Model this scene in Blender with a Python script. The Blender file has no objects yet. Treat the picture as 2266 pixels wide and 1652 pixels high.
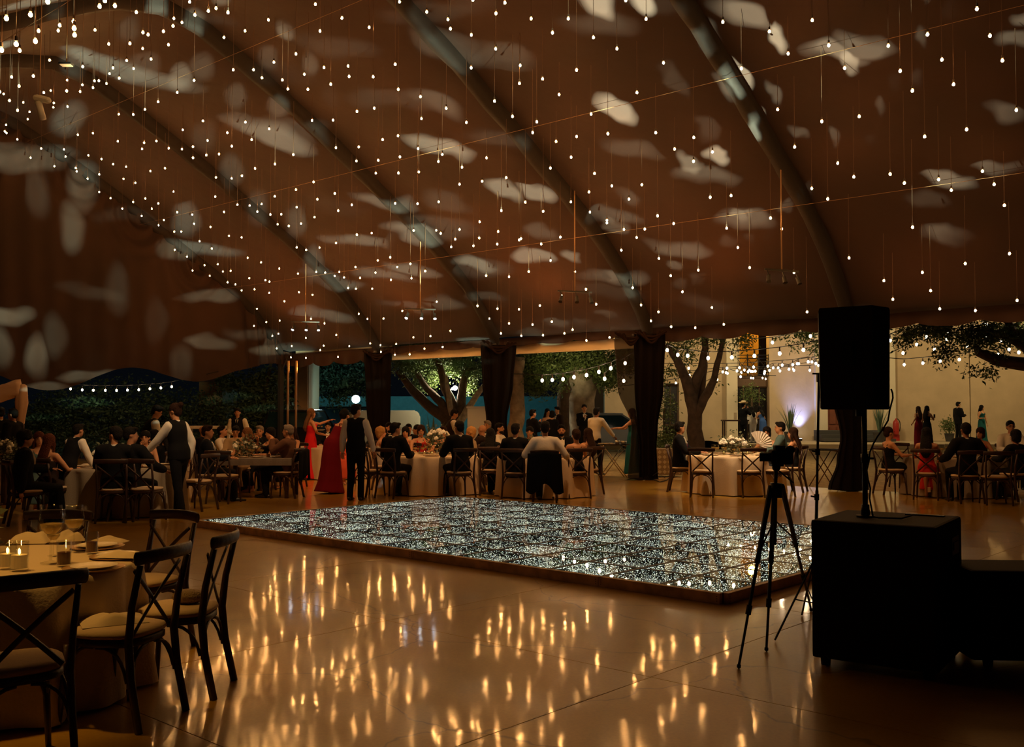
import bpy, bmesh, math, random
from mathutils import Vector, Matrix, noise
random.seed(7)
sc = bpy.context.scene
COL = sc.collection
PI = math.pi
# ---------------------------------------------------------------- camera, world, exposure
CX, CY, F, H = 1133.0, 826.0, 2203.0, 1.68
TH = math.atan((904 - 826) / F)
cd = bpy.data.cameras.new('camera'); cam = bpy.data.objects.new('camera', cd); COL.objects.link(cam)
cd.sensor_width = 36.0; cd.lens = 36.0 * F / 2266.0; cd.clip_end = 400
cam.location = (0, 0, H); cam.rotation_euler = (PI / 2 + TH, 0, 0); sc.camera = cam
w = bpy.data.worlds.new('night_sky'); sc.world = w; w.use_nodes = True
w.node_tree.nodes['Background'].inputs[0].default_value = (0.35, 0.5, 0.75, 1)
w.node_tree.nodes['Background'].inputs[1].default_value = 0.004
vs = sc.view_settings
vs.view_transform = 'Standard'; vs.look = 'None'; vs.gamma = 1; vs.use_curve_mapping = False; vs.exposure = 0.0
sc.cycles.use_denoising = True
sc.cycles.max_bounces = 6; sc.cycles.diffuse_bounces = 2; sc.cycles.glossy_bounces = 3
sc.cycles.transmission_bounces = 4; sc.cycles.transparent_max_bounces = 8
sc.cycles.sample_clamp_indirect = 3.0; sc.cycles.caustics_reflective = False; sc.cycles.caustics_refractive = False

def ray(px, py):
    u = (px - CX) / F; v = (CY - py) / F
    d = Vector((u, math.cos(TH) - v * math.sin(TH), math.sin(TH) + v * math.cos(TH)))
    return d / d.y
def P(px, py, Y):
    d = ray(px, py); return Vector((d.x * Y, Y, H + d.z * Y))
def G(px, py, z=0.0):
    d = ray(px, py); Y = (z - H) / d.z; return Vector((d.x * Y, Y, z))
def X(px, Y): return ray(px, 904).x * Y
# tent frame: s = distance in from the far eave (20 m span), t = bays of 5 m leftwards from the first post
A0 = Vector((7.01, 20.67, 0)); D1 = Vector((-.7454, .6667, 0)); D2 = Vector((.6667, .7454, 0))
def T(s, t, z=0.0): return A0 + D1 * (5 * t) - D2 * s + Vector((0, 0, z))
def ST(p):
    q = Vector((p.x, p.y, 0)) - A0; return -q.dot(D2), q.dot(D1) / 5
PROF = [(-.4, 3.66), (0, 3.70), (.35, 4.2), (1, 4.95), (1.7, 5.55), (2.5, 6.12), (4.5, 7.35), (6, 8.25), (7.5, 9.05), (9, 9.8), (10, 10.0)]
def roofz(s):
    if s > 10: s = 20 - s
    if s <= PROF[0][0]: return PROF[0][1]
    for (a, za), (b, zb) in zip(PROF, PROF[1:]):
        if s <= b: return za + (zb - za) * (s - a) / (b - a)
    return 10.0
TROT = math.atan2(D1.y, D1.x)

# ---------------------------------------------------------------- lights of the place and added fill lights
def aim(o, target):
    o.rotation_euler = (Vector(target) - o.location).to_track_quat('-Z', 'Y').to_euler()
def lamp(name, kind, loc, power, color=(1, 1, 1), target=None, size=.1, spot=60, blend=.5):
    l = bpy.data.lights.new(name, kind); l.energy = power; l.color = color
    if kind == 'AREA': l.size = size
    else: l.shadow_soft_size = size
    if kind == 'SPOT': l.spot_size = math.radians(spot); l.spot_blend = blend
    o = bpy.data.objects.new(name, l); COL.objects.link(o); o.location = loc
    if target is not None: aim(o, target)
    return o
WARM = (1, .62, .28)
# added unseen spots washing the building, standing in for its string lights
lamp('wall_wash_right', 'SPOT', (23, 42, 6.0), 620, (1, .72, .33), (23, 47.6, 3), .6, 150, .6)
lamp('wall_wash_middle', 'SPOT', (14.0, 42, 6.2), 660, (1, .74, .36), (14, 47.6, 3), .6, 150, .6)
lamp('wall_wash_left', 'SPOT', (7.5, 42, 5.8), 480, (1, .74, .36), (7.5, 47.6, 3), .6, 150, .6)
lamp('balcony_lamp', 'POINT', (11.6, 48.4, 6.3), 160, (1, .55, .1), size=.2)
lamp('uplight_left', 'SPOT', (13.65, 47.2, .36), 520, (.26, .36, 1), (13.8, 47.7, 3.2), .05, 66, 1)
lamp('uplight_right', 'SPOT', (17.3, 47.2, .36), 520, (.26, .42, 1), (17.2, 47.8, 3.2), .05, 66, 1)
# unseen pinspots below the roof, not at the track bars, aimed at the tables
for nm, loc, tgt, e in (('pinspot_right_table', (4.3, 18.6, 5.0), (4.5, 20.2, .8), 900), ('pinspot_middle_table', (1.2, 17.2, 5.0), (.7, 19.6, .9), 340),
                     ('pinspot_centre_table', (-1.2, 17.8, 5.0), (-1.5, 20.6, .9), 400), ('pinspot_long_table', (-4.2, 17.0, 5.0), (-4.7, 19.8, .9), 300), ('pinspot_back_table', (-4.0, 20.0, 5.2), (-4.4, 23.8, 1.0), 330)):
    lamp(nm, 'SPOT', loc, e, (1, .66, .36) if 'right' in nm else (1, .50, .20), tgt, .05, 50, .8)
lamp('pinspot_left_table', 'SPOT', (-4.2, 13, 5.0), 420, (1, .62, .3), (-6.0, 16.0, 1.0), .05, 40, .8)
lamp('pinspot_near_table', 'SPOT', (-3.6, 5.6, 4.6), 330, (1, .5, .10), (-3.15, 6.0, .7), .12, 42, .8)
lamp('pinspot_far_right_table', 'SPOT', (6.0, 16.5, 5.0), 130, (1, .5, .22), (8.4, 19.4, .8), .05, 45, .8)
# floodlight of the car park behind and lamp in the tree
lamp('flood_beam', 'SPOT', P(788, 883, 37.5), 130, (.35, .8, 1), P(700, 850, 45), .1, 150, .6)
lamp('tree_lamp_light', 'POINT', P(1007, 862, 35.4), 260, (1, .9, .65), None, .1)
lamp('car_park_light', 'POINT', (-5.5, 50, 5.5), 330, (.28, .85, .95), None, .3)
lamp('yard_fill', 'SPOT', (6.5, 31, 7.5), 700, (1, .66, .28), (5.5, 31, 0), .3, 95, .8)  # added unseen spot to brighten the ground outside
lamp('canopy_fill', 'SPOT', (1.6, 31.0, 2.3), 90, (1, .82, .42), (2.2, 33.5, 4.4), .03, 100, .8)  # added unseen spot to brighten the tree foliage
for k in (0, 1, 2, 3):
    lamp('amber_roof_fill', 'SPOT', T(.8, k + .5, 2.9), (150, 330, 330, 300)[k], (1, .26, .045), T(5.5, k + .5, 7.9), .05, 120, 1)  # added fill spots for an orange glow on the roof, no fixtures
# added unseen gobo spots: imitate the dance floor's reflected patches on the cloth
def gobo_spot(name, loc, tgt, power, scale, thr, seed, spot=150, ax=.62, ay=1.5, gate=.52, warp=.13):
    o = lamp(name, 'SPOT', loc, power, (.74, 1, .72), tgt, .02, spot, .3)
    l = o.data; l.use_nodes = True; nt = l.node_tree; N = nt.nodes; L = nt.links
    em = N['Emission']; tc = N.new('ShaderNodeTexCoord'); sp = N.new('ShaderNodeSeparateXYZ'); L.new(tc.outputs['Normal'], sp.inputs[0])
    cb = N.new('ShaderNodeCombineXYZ')
    for i, k in enumerate('XY'):
        dv = N.new('ShaderNodeMath'); dv.operation = 'DIVIDE'; L.new(sp.outputs[k], dv.inputs[0]); L.new(sp.outputs['Z'], dv.inputs[1]); L.new(dv.outputs[0], cb.inputs[i])
    mp = N.new('ShaderNodeMapping'); mp.inputs['Scale'].default_value = (scale * ax, scale * ay, 1); mp.inputs['Location'].default_value = (seed, seed * 1.7, 0)
    mp.inputs['Rotation'].default_value = (0, 0, .5); wn = N.new('ShaderNodeTexNoise'); wn.inputs['Scale'].default_value = scale * 1.1; wn.inputs['Detail'].default_value = 1; L.new(cb.outputs[0], wn.inputs['Vector']); wa = N.new('ShaderNodeMix'); wa.data_type = 'VECTOR'; wa.inputs['Factor'].default_value = warp; L.new(cb.outputs[0], wa.inputs[4]); L.new(wn.outputs['Color'], wa.inputs[5]); L.new(wa.outputs[1], mp.inputs[0])
    vo = N.new('ShaderNodeTexVoronoi'); vo.inputs['Randomness'].default_value = .75; vo.inputs['Scale'].default_value = 1; vo.voronoi_dimensions = '2D'; L.new(mp.outputs[0], vo.inputs['Vector'])
    rp = N.new('ShaderNodeMapRange'); rp.inputs[1].default_value = thr; rp.inputs[2].default_value = thr * .5; L.new(vo.outputs['Distance'], rp.inputs[0])
    s2 = N.new('ShaderNodeSeparateColor'); L.new(vo.outputs['Color'], s2.inputs[0])
    gt = N.new('ShaderNodeMapRange'); gt.inputs[1].default_value = gate; gt.inputs[2].default_value = .85; L.new(s2.outputs[0], gt.inputs[0])
    m1 = N.new('ShaderNodeMath'); m1.operation = 'MULTIPLY'; L.new(rp.outputs[0], m1.inputs[0]); L.new(gt.outputs[0], m1.inputs[1])
    L.new(m1.outputs[0], em.inputs['Strength'])
    return o
gobo_spot('roof_patch_spot', (-.8, 13.5, 1.9), (-2.6, 15.6, 8), 38000, 5.6, .34, 3.1, 140)
gobo_spot('roof_patch_spot_left', (-3.4, 14.2, 1.9), (-8.4, 23.5, 7.6), 24000, 9.5, .36, 8.3, 58, 1.5, .75, .5, .03)
gobo_spot('roof_patch_spot_right', (2.4, 12.2, 1.9), (2.9, 17.0, 8), 14000, 7.0, .35, 5.7, 92, warp=.10)

# ---------------------------------------------------------------- materials
MATS = {}
def mat(name, col, rough=.6, metal=0, emit=None, es=0, bump=0, bscale=20, var=0, vscale=5, alpha=1, trans=0, spec=.5, sheen=0, coat=0, light=True):
    if name in MATS: return MATS[name]
    m = bpy.data.materials.new(name); MATS[name] = m; m.use_nodes = True
    nt = m.node_tree; N = nt.nodes; L = nt.links; b = N['Principled BSDF']
    b.inputs['Base Color'].default_value = (*col, 1); b.inputs['Roughness'].default_value = rough; b.inputs['Metallic'].default_value = metal
    b.inputs['Specular IOR Level'].default_value = spec
    if emit: b.inputs['Emission Color'].default_value = (*emit, 1); b.inputs['Emission Strength'].default_value = es
    if alpha < 1: b.inputs['Alpha'].default_value = alpha
    if trans: b.inputs['Transmission Weight'].default_value = trans
    if sheen: b.inputs['Sheen Weight'].default_value = sheen
    if coat: b.inputs['Coat Weight'].default_value = coat; b.inputs['Coat Roughness'].default_value = .1
    if bump or var:
        tc = N.new('ShaderNodeTexCoord')
    if bump:
        n = N.new('ShaderNodeTexNoise'); n.inputs['Scale'].default_value = bscale; n.inputs['Detail'].default_value = 4; L.new(tc.outputs['Object'], n.inputs['Vector'])
        bp = N.new('ShaderNodeBump'); bp.inputs['Strength'].default_value = bump; bp.inputs['Distance'].default_value = .02; L.new(n.outputs['Fac'], bp.inputs['Height']); L.new(bp.outputs[0], b.inputs['Normal'])
    if var:
        n = N.new('ShaderNodeTexNoise'); n.inputs['Scale'].default_value = vscale; n.inputs['Detail'].default_value = 5; L.new(tc.outputs['Object'], n.inputs['Vector'])
        mx = N.new('ShaderNodeMix'); mx.data_type = 'RGBA'; mr = N.new('ShaderNodeMapRange'); mr.inputs[1].default_value = .3; mr.inputs[2].default_value = .7; L.new(n.outputs['Fac'], mr.inputs[0]); L.new(mr.outputs[0], mx.inputs['Factor'])
        mx.inputs[6].default_value = (*[c * (1 - var) for c in col], 1); mx.inputs[7].default_value = (*[min(1, c * (1 + var)) for c in col], 1); L.new(mx.outputs[2], b.inputs['Base Color'])
    if not light: m.cycles.emission_sampling = 'NONE'
    return m

# ---------------------------------------------------------------- mesh helpers
def newbm(): return bmesh.new()
def link(name, me, parent=None, mats=None, smooth=False):
    o = bpy.data.objects.new(name, me); COL.objects.link(o)
    if parent is not None: o.parent = parent
    return o
def obj(name, bm, m, parent=None, smooth=False, loc=None, rot=None):
    me = bpy.data.meshes.new(name); 
    bmesh.ops.recalc_face_normals(bm, faces=bm.faces)
    bm.to_mesh(me); bm.free()
    for x in (m if isinstance(m, (list, tuple)) else [m]): me.materials.append(x)
    if smooth: me.polygons.foreach_set('use_smooth', [True] * len(me.polygons))
    o = link(name, me, parent)
    if loc is not None: o.location = loc
    if rot is not None: o.rotation_euler = rot
    return o
def inst(name, me, parent=None, loc=(0, 0, 0), rot=(0, 0, 0), scale=None):
    o = bpy.data.objects.new(name, me); COL.objects.link(o); o.parent = parent; o.location = loc; o.rotation_euler = rot
    if scale is not None: o.scale = scale
    return o
def tag(o, label=None, cat=None, group=None, kind=None):
    if label: o['label'] = label
    if cat: o['category'] = cat
    if group: o['group'] = group
    if kind: o['kind'] = kind
    return o
def thing(name, label, cat, loc=(0, 0, 0), rz=0, group=None):
    o = bpy.data.objects.new(name, None); COL.objects.link(o); o.location = loc; o.rotation_euler = (0, 0, rz); o.empty_display_size = .1
    return tag(o, label, cat, group)
def copy_tree(o, parent=None):
    c = o.copy(); COL.objects.link(c)
    if parent is not None: c.parent = parent
    for ch in list(o.children): copy_tree(ch, c)
    return c
def box(bm, c, s, rz=0, mi=0, bev=0, M=None):
    r = bmesh.ops.create_cube(bm, size=1)
    vs_ = r['verts']
    mt = Matrix.Translation(c) @ Matrix.Rotation(rz, 4, 'Z') @ Matrix.Diagonal((*s, 1))
    if M is not None: mt = M @ mt
    bmesh.ops.transform(bm, matrix=mt, verts=vs_)
    fs = {f for v in vs_ for f in v.link_faces}
    for f in fs: f.material_index = mi
    if bev:
        es = list({e for v in vs_ for e in v.link_edges})
        bmesh.ops.bevel(bm, geom=es, offset=bev, segments=2, affect='EDGES', profile=.6)
def loft(bm, pts, rad, seg=8, up=(0, 0, 1), closed=True, round_ends=False, mi=0, wob=None):
    """tube along pts with elliptical rings; rad items are r or (a, b): a across, b along 'up'"""
    pts = [Vector(p) for p in pts]; n = len(pts); up = Vector(up)
    rad = [(r, r) if not isinstance(r, (tuple, list)) else r for r in (rad if isinstance(rad, (list, tuple)) and len(rad) == n else [rad] * n)]
    if round_ends:
        def cap(p, q, r):
            d = (p - q).normalized(); m_ = min(r)
            return [(p + d * m_ * .5, (r[0] * .82, r[1] * .82)), (p + d * m_ * .85, (r[0] * .45, r[1] * .45))]
        a = cap(pts[0], pts[1], rad[0]); b = cap(pts[-1], pts[-2], rad[-1])
        pts = [x[0] for x in a][::-1] + pts + [x[0] for x in b]; rad = [x[1] for x in a][::-1] + rad + [x[1] for x in b]; n = len(pts)
    rings = []; side0 = None
    for i, p in enumerate(pts):
        t = (pts[min(i + 1, n - 1)] - pts[max(i - 1, 0)])
        t = t.normalized() if t.length > 1e-9 else Vector((0, 0, 1))
        u = up - t * up.dot(t)
        if u.length < .05: u = Vector((0, 1, 0)) - t * t.y
        if u.length < .05: u = Vector((1, 0, 0)) - t * t.x
        u.normalize(); s_ = t.cross(u)
        if side0 is not None and s_.dot(side0) < 0: s_ = -s_; u = -u
        side0 = s_
        ring = []
        for k in range(seg):
            a = 2 * PI * k / seg; q = 1.0
            if wob: q = wob(i, a)
            ring.append(bm.verts.new(p + s_ * (math.cos(a) * rad[i][0] * q) + u * (math.sin(a) * rad[i][1] * q)))
        rings.append(ring)
    fs = []
    for a, b in zip(rings, rings[1:]):
        for k in range(seg): fs.append(bm.faces.new((a[k], a[(k + 1) % seg], b[(k + 1) % seg], b[k])))
    if closed: fs.append(bm.faces.new(rings[0][::-1])); fs.append(bm.faces.new(rings[-1]))
    for f in fs: f.material_index = mi
    return rings
def ell(bm, c, r, M=None, sub=2, mi=0):
    g = bmesh.ops.create_icosphere(bm, subdivisions=sub, radius=1)
    mt = Matrix.Translation(c) @ Matrix.Diagonal((*(r if isinstance(r, (tuple, list)) else (r, r, r)), 1))
    if M is not None: mt = M @ mt
    bmesh.ops.transform(bm, matrix=mt, verts=g['verts'])
    for f in {f for v in g['verts'] for f in v.link_faces}: f.material_index = mi
def lathe(bm, prof, seg=16, c=(0, 0, 0), mi=0, closed=False):
    rings = []
    for r, z in prof:
        rings.append([bm.verts.new((c[0] + r * math.cos(2 * PI * k / seg), c[1] + r * math.sin(2 * PI * k / seg), c[2] + z)) for k in range(seg)])
    for a, b in zip(rings, rings[1:]):
        for k in range(seg): bm.faces.new((a[k], a[(k + 1) % seg], b[(k + 1) % seg], b[k])).material_index = mi
    if closed:
        bm.faces.new(rings[0][::-1]).material_index = mi; bm.faces.new(rings[-1]).material_index = mi
def grid(bm, nu, nv, fn, mi=0):
    vv = [[bm.verts.new(fn(i / nu, j / nv)) for j in range(nv + 1)] for i in range(nu + 1)]
    for i in range(nu):
        for j in range(nv): bm.faces.new((vv[i][j], vv[i + 1][j], vv[i + 1][j + 1], vv[i][j + 1])).material_index = mi
    return vv
def bez(p0, p1, p2, n=8):
    p0, p1, p2 = Vector(p0), Vector(p1), Vector(p2)
    return [p0 * (1 - t) ** 2 + p1 * 2 * t * (1 - t) + p2 * t * t for t in [i / n for i in range(n + 1)]]
# ================================================================ SETTING
M_cloth = mat('roof_cloth', (.030, .0078, .0026), .85, bump=.5, bscale=2.5, var=.25, vscale=.6, sheen=.1)
M_gable = mat('gable_cloth', (.030, .011, .0045), .85, bump=.2, bscale=3, var=.2, vscale=.5)
M_raft = mat('rafter_wrap', (.0125, .0062, .004), .8, bump=.6, bscale=6)
M_cream = mat('cream_strip', (.85, .66, .42), .7)
M_conc = mat('polished_concrete', (.2, .13, .07), .2)
def floor_mat():
    m = M_conc; nt = m.node_tree; N = nt.nodes; L = nt.links; b = N['Principled BSDF']
    g = N.new('ShaderNodeNewGeometry')
    def noise_(sc_, det, lo, hi, a, c):
        n = N.new('ShaderNodeTexNoise'); n.inputs['Scale'].default_value = sc_; n.inputs['Detail'].default_value = det; L.new(g.outputs['Position'], n.inputs['Vector'])
        r = N.new('ShaderNodeMapRange'); r.inputs[1].default_value = lo; r.inputs[2].default_value = hi; r.inputs[3].default_value = a; r.inputs[4].default_value = c; L.new(n.outputs['Fac'], r.inputs[0]); return n, r
    n1, r1 = noise_(.9, 5, .3, .7, 0, 1)
    n2, r2 = noise_(45, 3, .35, .65, 0, 1)
    mx = N.new('ShaderNodeMix'); mx.data_type = 'RGBA'; mx.inputs[6].default_value = (.50, .27, .022, 1); mx.inputs[7].default_value = (.72, .41, .042, 1); L.new(r1.outputs[0], mx.inputs['Factor'])
    m2 = N.new('ShaderNodeMix'); m2.data_type = 'RGBA'; m2.blend_type = 'MULTIPLY'; m2.inputs['Factor'].default_value = .35; L.new(mx.outputs[2], m2.inputs[6]); L.new(n2.outputs['Fac'], m2.inputs[7]); L.new(m2.outputs[2], b.inputs['Base Color'])
    _, rr = noise_(2.2, 4, .3, .7, .045, .09); L.new(rr.outputs[0], b.inputs['Coat Roughness']); b.inputs['Coat Weight'].default_value = .75; b.inputs['Coat IOR'].default_value = 1.55; b.inputs['Roughness'].default_value = .30
    n3, _ = noise_(3.0, 2, 0, 1, 0, 1)
    bp = N.new('ShaderNodeBump'); bp.inputs['Strength'].default_value = .16; bp.inputs['Distance'].default_value = .008; L.new(n3.outputs['Fac'], bp.inputs['Height']); L.new(bp.outputs[0], b.inputs['Coat Normal'])
    b.inputs['Specular IOR Level'].default_value = .6
floor_mat()
def cracks():
    nt = M_conc.node_tree; N = nt.nodes; L = nt.links; b = N['Principled BSDF']; src = b.inputs['Base Color'].links[0].from_socket
    g = N.new('ShaderNodeNewGeometry'); nz = N.new('ShaderNodeTexNoise'); nz.inputs['Scale'].default_value = 1.5; nz.inputs['Detail'].default_value = 4; L.new(g.outputs['Position'], nz.inputs['Vector'])
    mv = N.new('ShaderNodeMix'); mv.data_type = 'VECTOR'; mv.inputs['Factor'].default_value = .35; L.new(g.outputs['Position'], mv.inputs[4]); L.new(nz.outputs['Color'], mv.inputs[5])
    v = N.new('ShaderNodeTexVoronoi'); v.feature = 'DISTANCE_TO_EDGE'; v.inputs['Scale'].default_value = .85; L.new(mv.outputs[1], v.inputs['Vector'])
    r = N.new('ShaderNodeMapRange'); r.inputs[1].default_value = .0; r.inputs[2].default_value = .006; r.inputs[3].default_value = .35; r.inputs[4].default_value = 1; L.new(v.outputs['Distance'], r.inputs[0])
    x = N.new('ShaderNodeMix'); x.data_type = 'RGBA'; x.blend_type = 'MULTIPLY'; x.inputs['Factor'].default_value = .8; L.new(src, x.inputs[6]); L.new(r.outputs[0], x.inputs[7]); L.new(x.outputs[2], b.inputs['Base Color'])
cracks()
M_joint = mat('joint_dirt', (.03, .02, .012), .9)
M_ground = mat('trodden_ground', (.52, .36, .15), .95, bump=.7, bscale=14, var=.3, vscale=9)
# ground and floor
bm = newbm(); grid(bm, 10, 10, lambda u, v: (-90 + 190 * u, -20 + 130 * v, -.06)); tag(obj('ground', bm, M_ground), kind='structure')
fl = newbm()
def quad(bm, ps): bm.faces.new([bm.verts.new(p) for p in ps])
for z in (-.045,): quad(fl, [T(-.25, -5.2, z), T(30, -5.2, z), T(30, 5.2, z), T(-.25, 5.2, z)])
floor_o = tag(obj('floor', fl, M_joint), kind='structure')
SL = 2.5; random.seed(3)
me = None
for i in range(-10, 11):
    for j in range(0, 10):
        s0 = -.2 + j * SL; t0 = i * SL / 5
        c = T(s0 + SL / 2, t0 + SL / 10)
        if c.y < 2 or c.y > 42 or abs(c.x) > .62 * c.y + 3: continue
        if me is None:
            b_ = newbm(); box(b_, (0, 0, -.02), (SL - .006, SL - .006, .04), bev=.001); q = obj('slab', b_, M_conc, floor_o, loc=c, rot=(0, 0, TROT)); me = q.data
        else: inst('slab', me, floor_o, c, (0, 0, TROT))
# roof cloth, one panel per bay
ceil_o = newbm(); 
def roof_pt(s, t, sag=.16, nz=.04):
    u = t - math.floor(t)
    p = T(s, t, roofz(s) - .02)
    bow = sag * math.sin(PI * u) * min(1, max(0, s) / 1.5) * min(1, max(0, 20 - s) / 1.5)
    n = noise.noise(Vector((s * .8, t * 4, 0))) * nz
    p.z += -bow + n
    return p
box(ceil_o, T(10, .5, 10.25), (40, .12, .16), rz=TROT)
ceiling = tag(obj('ceiling', ceil_o, M_raft), kind='structure')
for k in range(-5, 4):
    b_ = newbm(); grid(b_, 56, 14, lambda u, v: roof_pt(-.35 + 20.7 * u, k + min(.9999, max(.0001, v)))); obj('roof_panel', b_, M_cloth, ceiling, smooth=True)
# rafters: wrapped truss under the cloth with a ragged lower hem
for k in range(-5, 5):
    b_ = newbm(); pts = []; n = 70
    for side in (-1, 1):
        rows = []
        for i in range(n + 1):
            s = .02 + (19.96) * i / n
            h = .30 + .07 * noise.noise(Vector((s * 1.3, k * 3.1, side * 2)))
            w_ = .15 + .02 * noise.noise(Vector((s * 2, k, side)))
            z = roofz(s) - .03
            rows.append([T(s, k + side * w_ * .9 / 5, z + .05), T(s, k + side * w_ / 5, z - h * .55), T(s, k + side * w_ * .55 / 5, z - h)])
        vv = [[b_.verts.new(p) for p in r] for r in rows]
        for a, c in zip(vv, vv[1:]):
            for j in range(2): b_.faces.new((a[j], c[j], c[j + 1], a[j + 1]))
        if side == -1: left = vv
    for i in range(n): b_.faces.new((left[i][2], left[i + 1][2], vv[i + 1][2], vv[i][2]))
    obj('rafter', b_, M_raft, ceiling, smooth=True)
# slim purlin rods between the rafters
M_rod = mat('rod_metal', (.30, .17, .08), .5, .3)
for s in (2.4, 5.2, 8.6, 13, 17):
    b_ = newbm(); loft(b_, [T(s, -5, roofz(s) - .5), T(s, 4, roofz(s) - .5)], .004, 5); obj('purlin', b_, M_rod, ceiling)
# swagged valance with scalloped hem + cream gutter along the eave
for k in range(-5, 4):
    b_ = newbm()
    def vf(u, v, k=k):
        t = k + u; sw = (.28 + .10 * abs(math.sin(u * PI * 4)) ** .7) * (1.25 if k >= 3 else (.62 if k in (1, 2) else 1))
        p = T(-.36 + .05 * math.sin(u * 40) * v, t, 3.70 - .035 * max(0, t) - v * sw); return p
    grid(b_, 60, 4, vf); o = obj('valance', b_, M_cloth, ceiling, smooth=True)
    b_ = newbm()
    for c, sz in (((0, 0, 0), (4.9, .10, .26)), ((0, -.08, -.10), (4.9, .1, .05))): box(b_, c, sz)
    gz = 3.33 if k in (1, 2) else 3.56
    obj('gutter', b_, M_cream, ceiling, loc=T(-.62, k + .5, gz), rot=(0, 0, TROT))
# far gable, closed by a gathered hanging cloth
def gable_fn(u, v):
    s = -.3 + 14.5 * u; top = roofz(s) - .05
    bot = 2.66 + .28 * math.sin(s * 1.35 + .4) + .18 * math.sin(s * .6)
    if s < 1.2: bot += .35 * (1.2 - s)
    z = top + (bot - top) * v
    near = math.exp(-((s - .6) / 1.6) ** 2)
    f = (.025 + .10 * near) * math.sin(s * (9 + 10 * near) + 2.5 * v) * min(1, v * 3 + .2)
    for c0 in (3.2, 5.2, 7.0, 9.2):
        r = math.hypot(s - c0, (z - roofz(c0) + .1) * .8)
        if r < 1.5: f += .075 * math.sin(r * 16) * (1.5 - r)
    return T(s, 4.0 - f / 5 - .01, z)
b_ = newbm(); grid(b_, 260, 60, gable_fn); gw = tag(obj('wall_far_gable', b_, M_gable, smooth=True), kind='structure')

# ================================================================ posts and curtains
M_post = mat('post_metal', (.05, .045, .04), .5, .5)
M_drape = mat('drape_fabric', (.008, .005, .004), .9, spec=.1)
M_sheer = mat('sheer_fabric', (.022, .012, .007), .9, alpha=.66)
def curtain(label, px, dpx_top, Y, prof, material, folds=9, amp=.12, seed=0):
    """prof: list of (z, centre offset x, half width)"""
    r = thing('curtain', label, 'curtain', (X(px, Y), Y, 0), 0)
    b_ = newbm(); rows = []; n = 44; seg = 96
    for i in range(n + 1):
        z = prof[0][0] + (prof[-1][0] - prof[0][0]) * i / n
        for (za, ca, wa), (zb, cb_, wb) in zip(prof, prof[1:]):
            if za >= z >= zb - 1e-6:
                q = (za - z) / max(1e-6, za - zb); q2 = q * q * (3 - 2 * q); c = ca + (cb_ - ca) * q2; hw = wa + (wb - wa) * q2; break
        row = []
        for k in range(seg):
            a = 2 * PI * k / seg
            f = 1 + amp * math.sin(a * folds + seed + .6 * math.sin(z * 1.3)) + .5 * amp * math.sin(a * (folds * 2 + 1) + z)
            row.append(b_.verts.new((c + hw * math.cos(a) * (.9 + .1 * f), hw * .42 * math.sin(a) * f + .03 * math.sin(a * folds), z)))
        rows.append(row)
    for a, c in zip(rows, rows[1:]):
        for k in range(seg): b_.faces.new((a[k], a[(k + 1) % seg], c[(k + 1) % seg], c[k]))
    obj('cloth', b_, material, r, smooth=True)
    # swagged heading
    b_ = newbm(); hw = prof[0][2]; c = prof[0][1]; z = prof[0][0]
    for kk in range(3): loft(b_, bez((c - hw * (.95 - .25 * kk), -.2 - .03 * kk, z + .05 - .02 * kk), (c, -.34 - .03 * kk, z - .22 - .14 * kk), (c + hw * (.95 - .2 * kk), -.2, z + .05), 10), (.05, .035), 6, round_ends=True)
    obj('swag', b_, mat('swag_fabric', (.016, .007, .004), .9, spec=.1), r, smooth=True)
    return r
def post(label, t):
    p = T(0, t); r = thing('tent_post', label, 'post', p, TROT)
    b_ = newbm(); box(b_, (0, 0, 1.78), (.14, .14, 3.56)); obj('shaft', b_, M_post, r)
    b_ = newbm(); box(b_, (0, 0, .01), (.34, .34, .02)); obj('foot_plate', b_, M_post, r)
    b_ = newbm()
    for sx in (-1, 1): loft(b_, [(sx * .07, 0, 3.0), (sx * .45, 0, 3.5)], .025, 6)
    obj('brace', b_, M_post, r)
post('tent post wrapped by the dark curtains behind the loudspeaker', 0)
post('tent post between the two dark curtains right of centre', 1)
post('tent post inside the dark curtain above the seated guests', 2)
post('tent post inside the dark curtain near the blue floodlight', 3)
post('slim tent post at the far left corner of the roof', 4)
Yb = 23.7
curtain('see-through dark curtain tied back, string lights showing through it', 1393, 0, Yb, [(3.42, 0, .36), (2.2, .02, .30), (1.25, .22, .17), (.9, .2, .17), (0.03, .16, .20)], M_sheer, 7, .14, 1)
curtain('long opaque black curtain beside the sheer one, tied at its middle', 1438, 0, Yb - .12, [(3.45, 0, .37), (2.2, -.02, .34), (1.2, -.06, .24), (.8, -.05, .20), (0.03, -.04, .22)], M_drape, 9, .12, 2)
curtain('dark curtain hanging to a taper above the seated guests', 1103, 0, 27.0, [(3.4, 0, .48), (2.4, -.02, .42), (1.3, -.05, .28), (.9, 0, .26), (0.03, 0, .3)], M_drape, 8, .14, 3)
curtain('dark straight curtain right of the blue floodlight', 835, 0, 30.4, [(3.38, 0, .42), (2.0, .03, .38), (1.0, .05, .34), (0.03, .05, .36)], M_drape, 8, .12, 4)
curtain('black curtain gathered around the post behind the loudspeaker', 1882, 0, 20.4, [(3.45, 0, .42), (2.0, 0, .36), (1.1, .02, .22), (.6, -.02, .26), (0.03, -.06, .4)], M_drape, 9, .14, 5)
# train of the curtain lying on the floor
b_ = newbm(); grid(b_, 16, 8, lambda u, v: (-.75 * u, -.02 + .28 * (v - .5) * (1 - .8 * u), .012 + .16 * (1 - u) ** 2 * math.sin(PI * v) + .015 * math.sin(u * 14)))
r = [o for o in COL.objects if o.name.startswith('curtain.001')][0]; obj('train', b_, M_drape, r, smooth=True)

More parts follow.
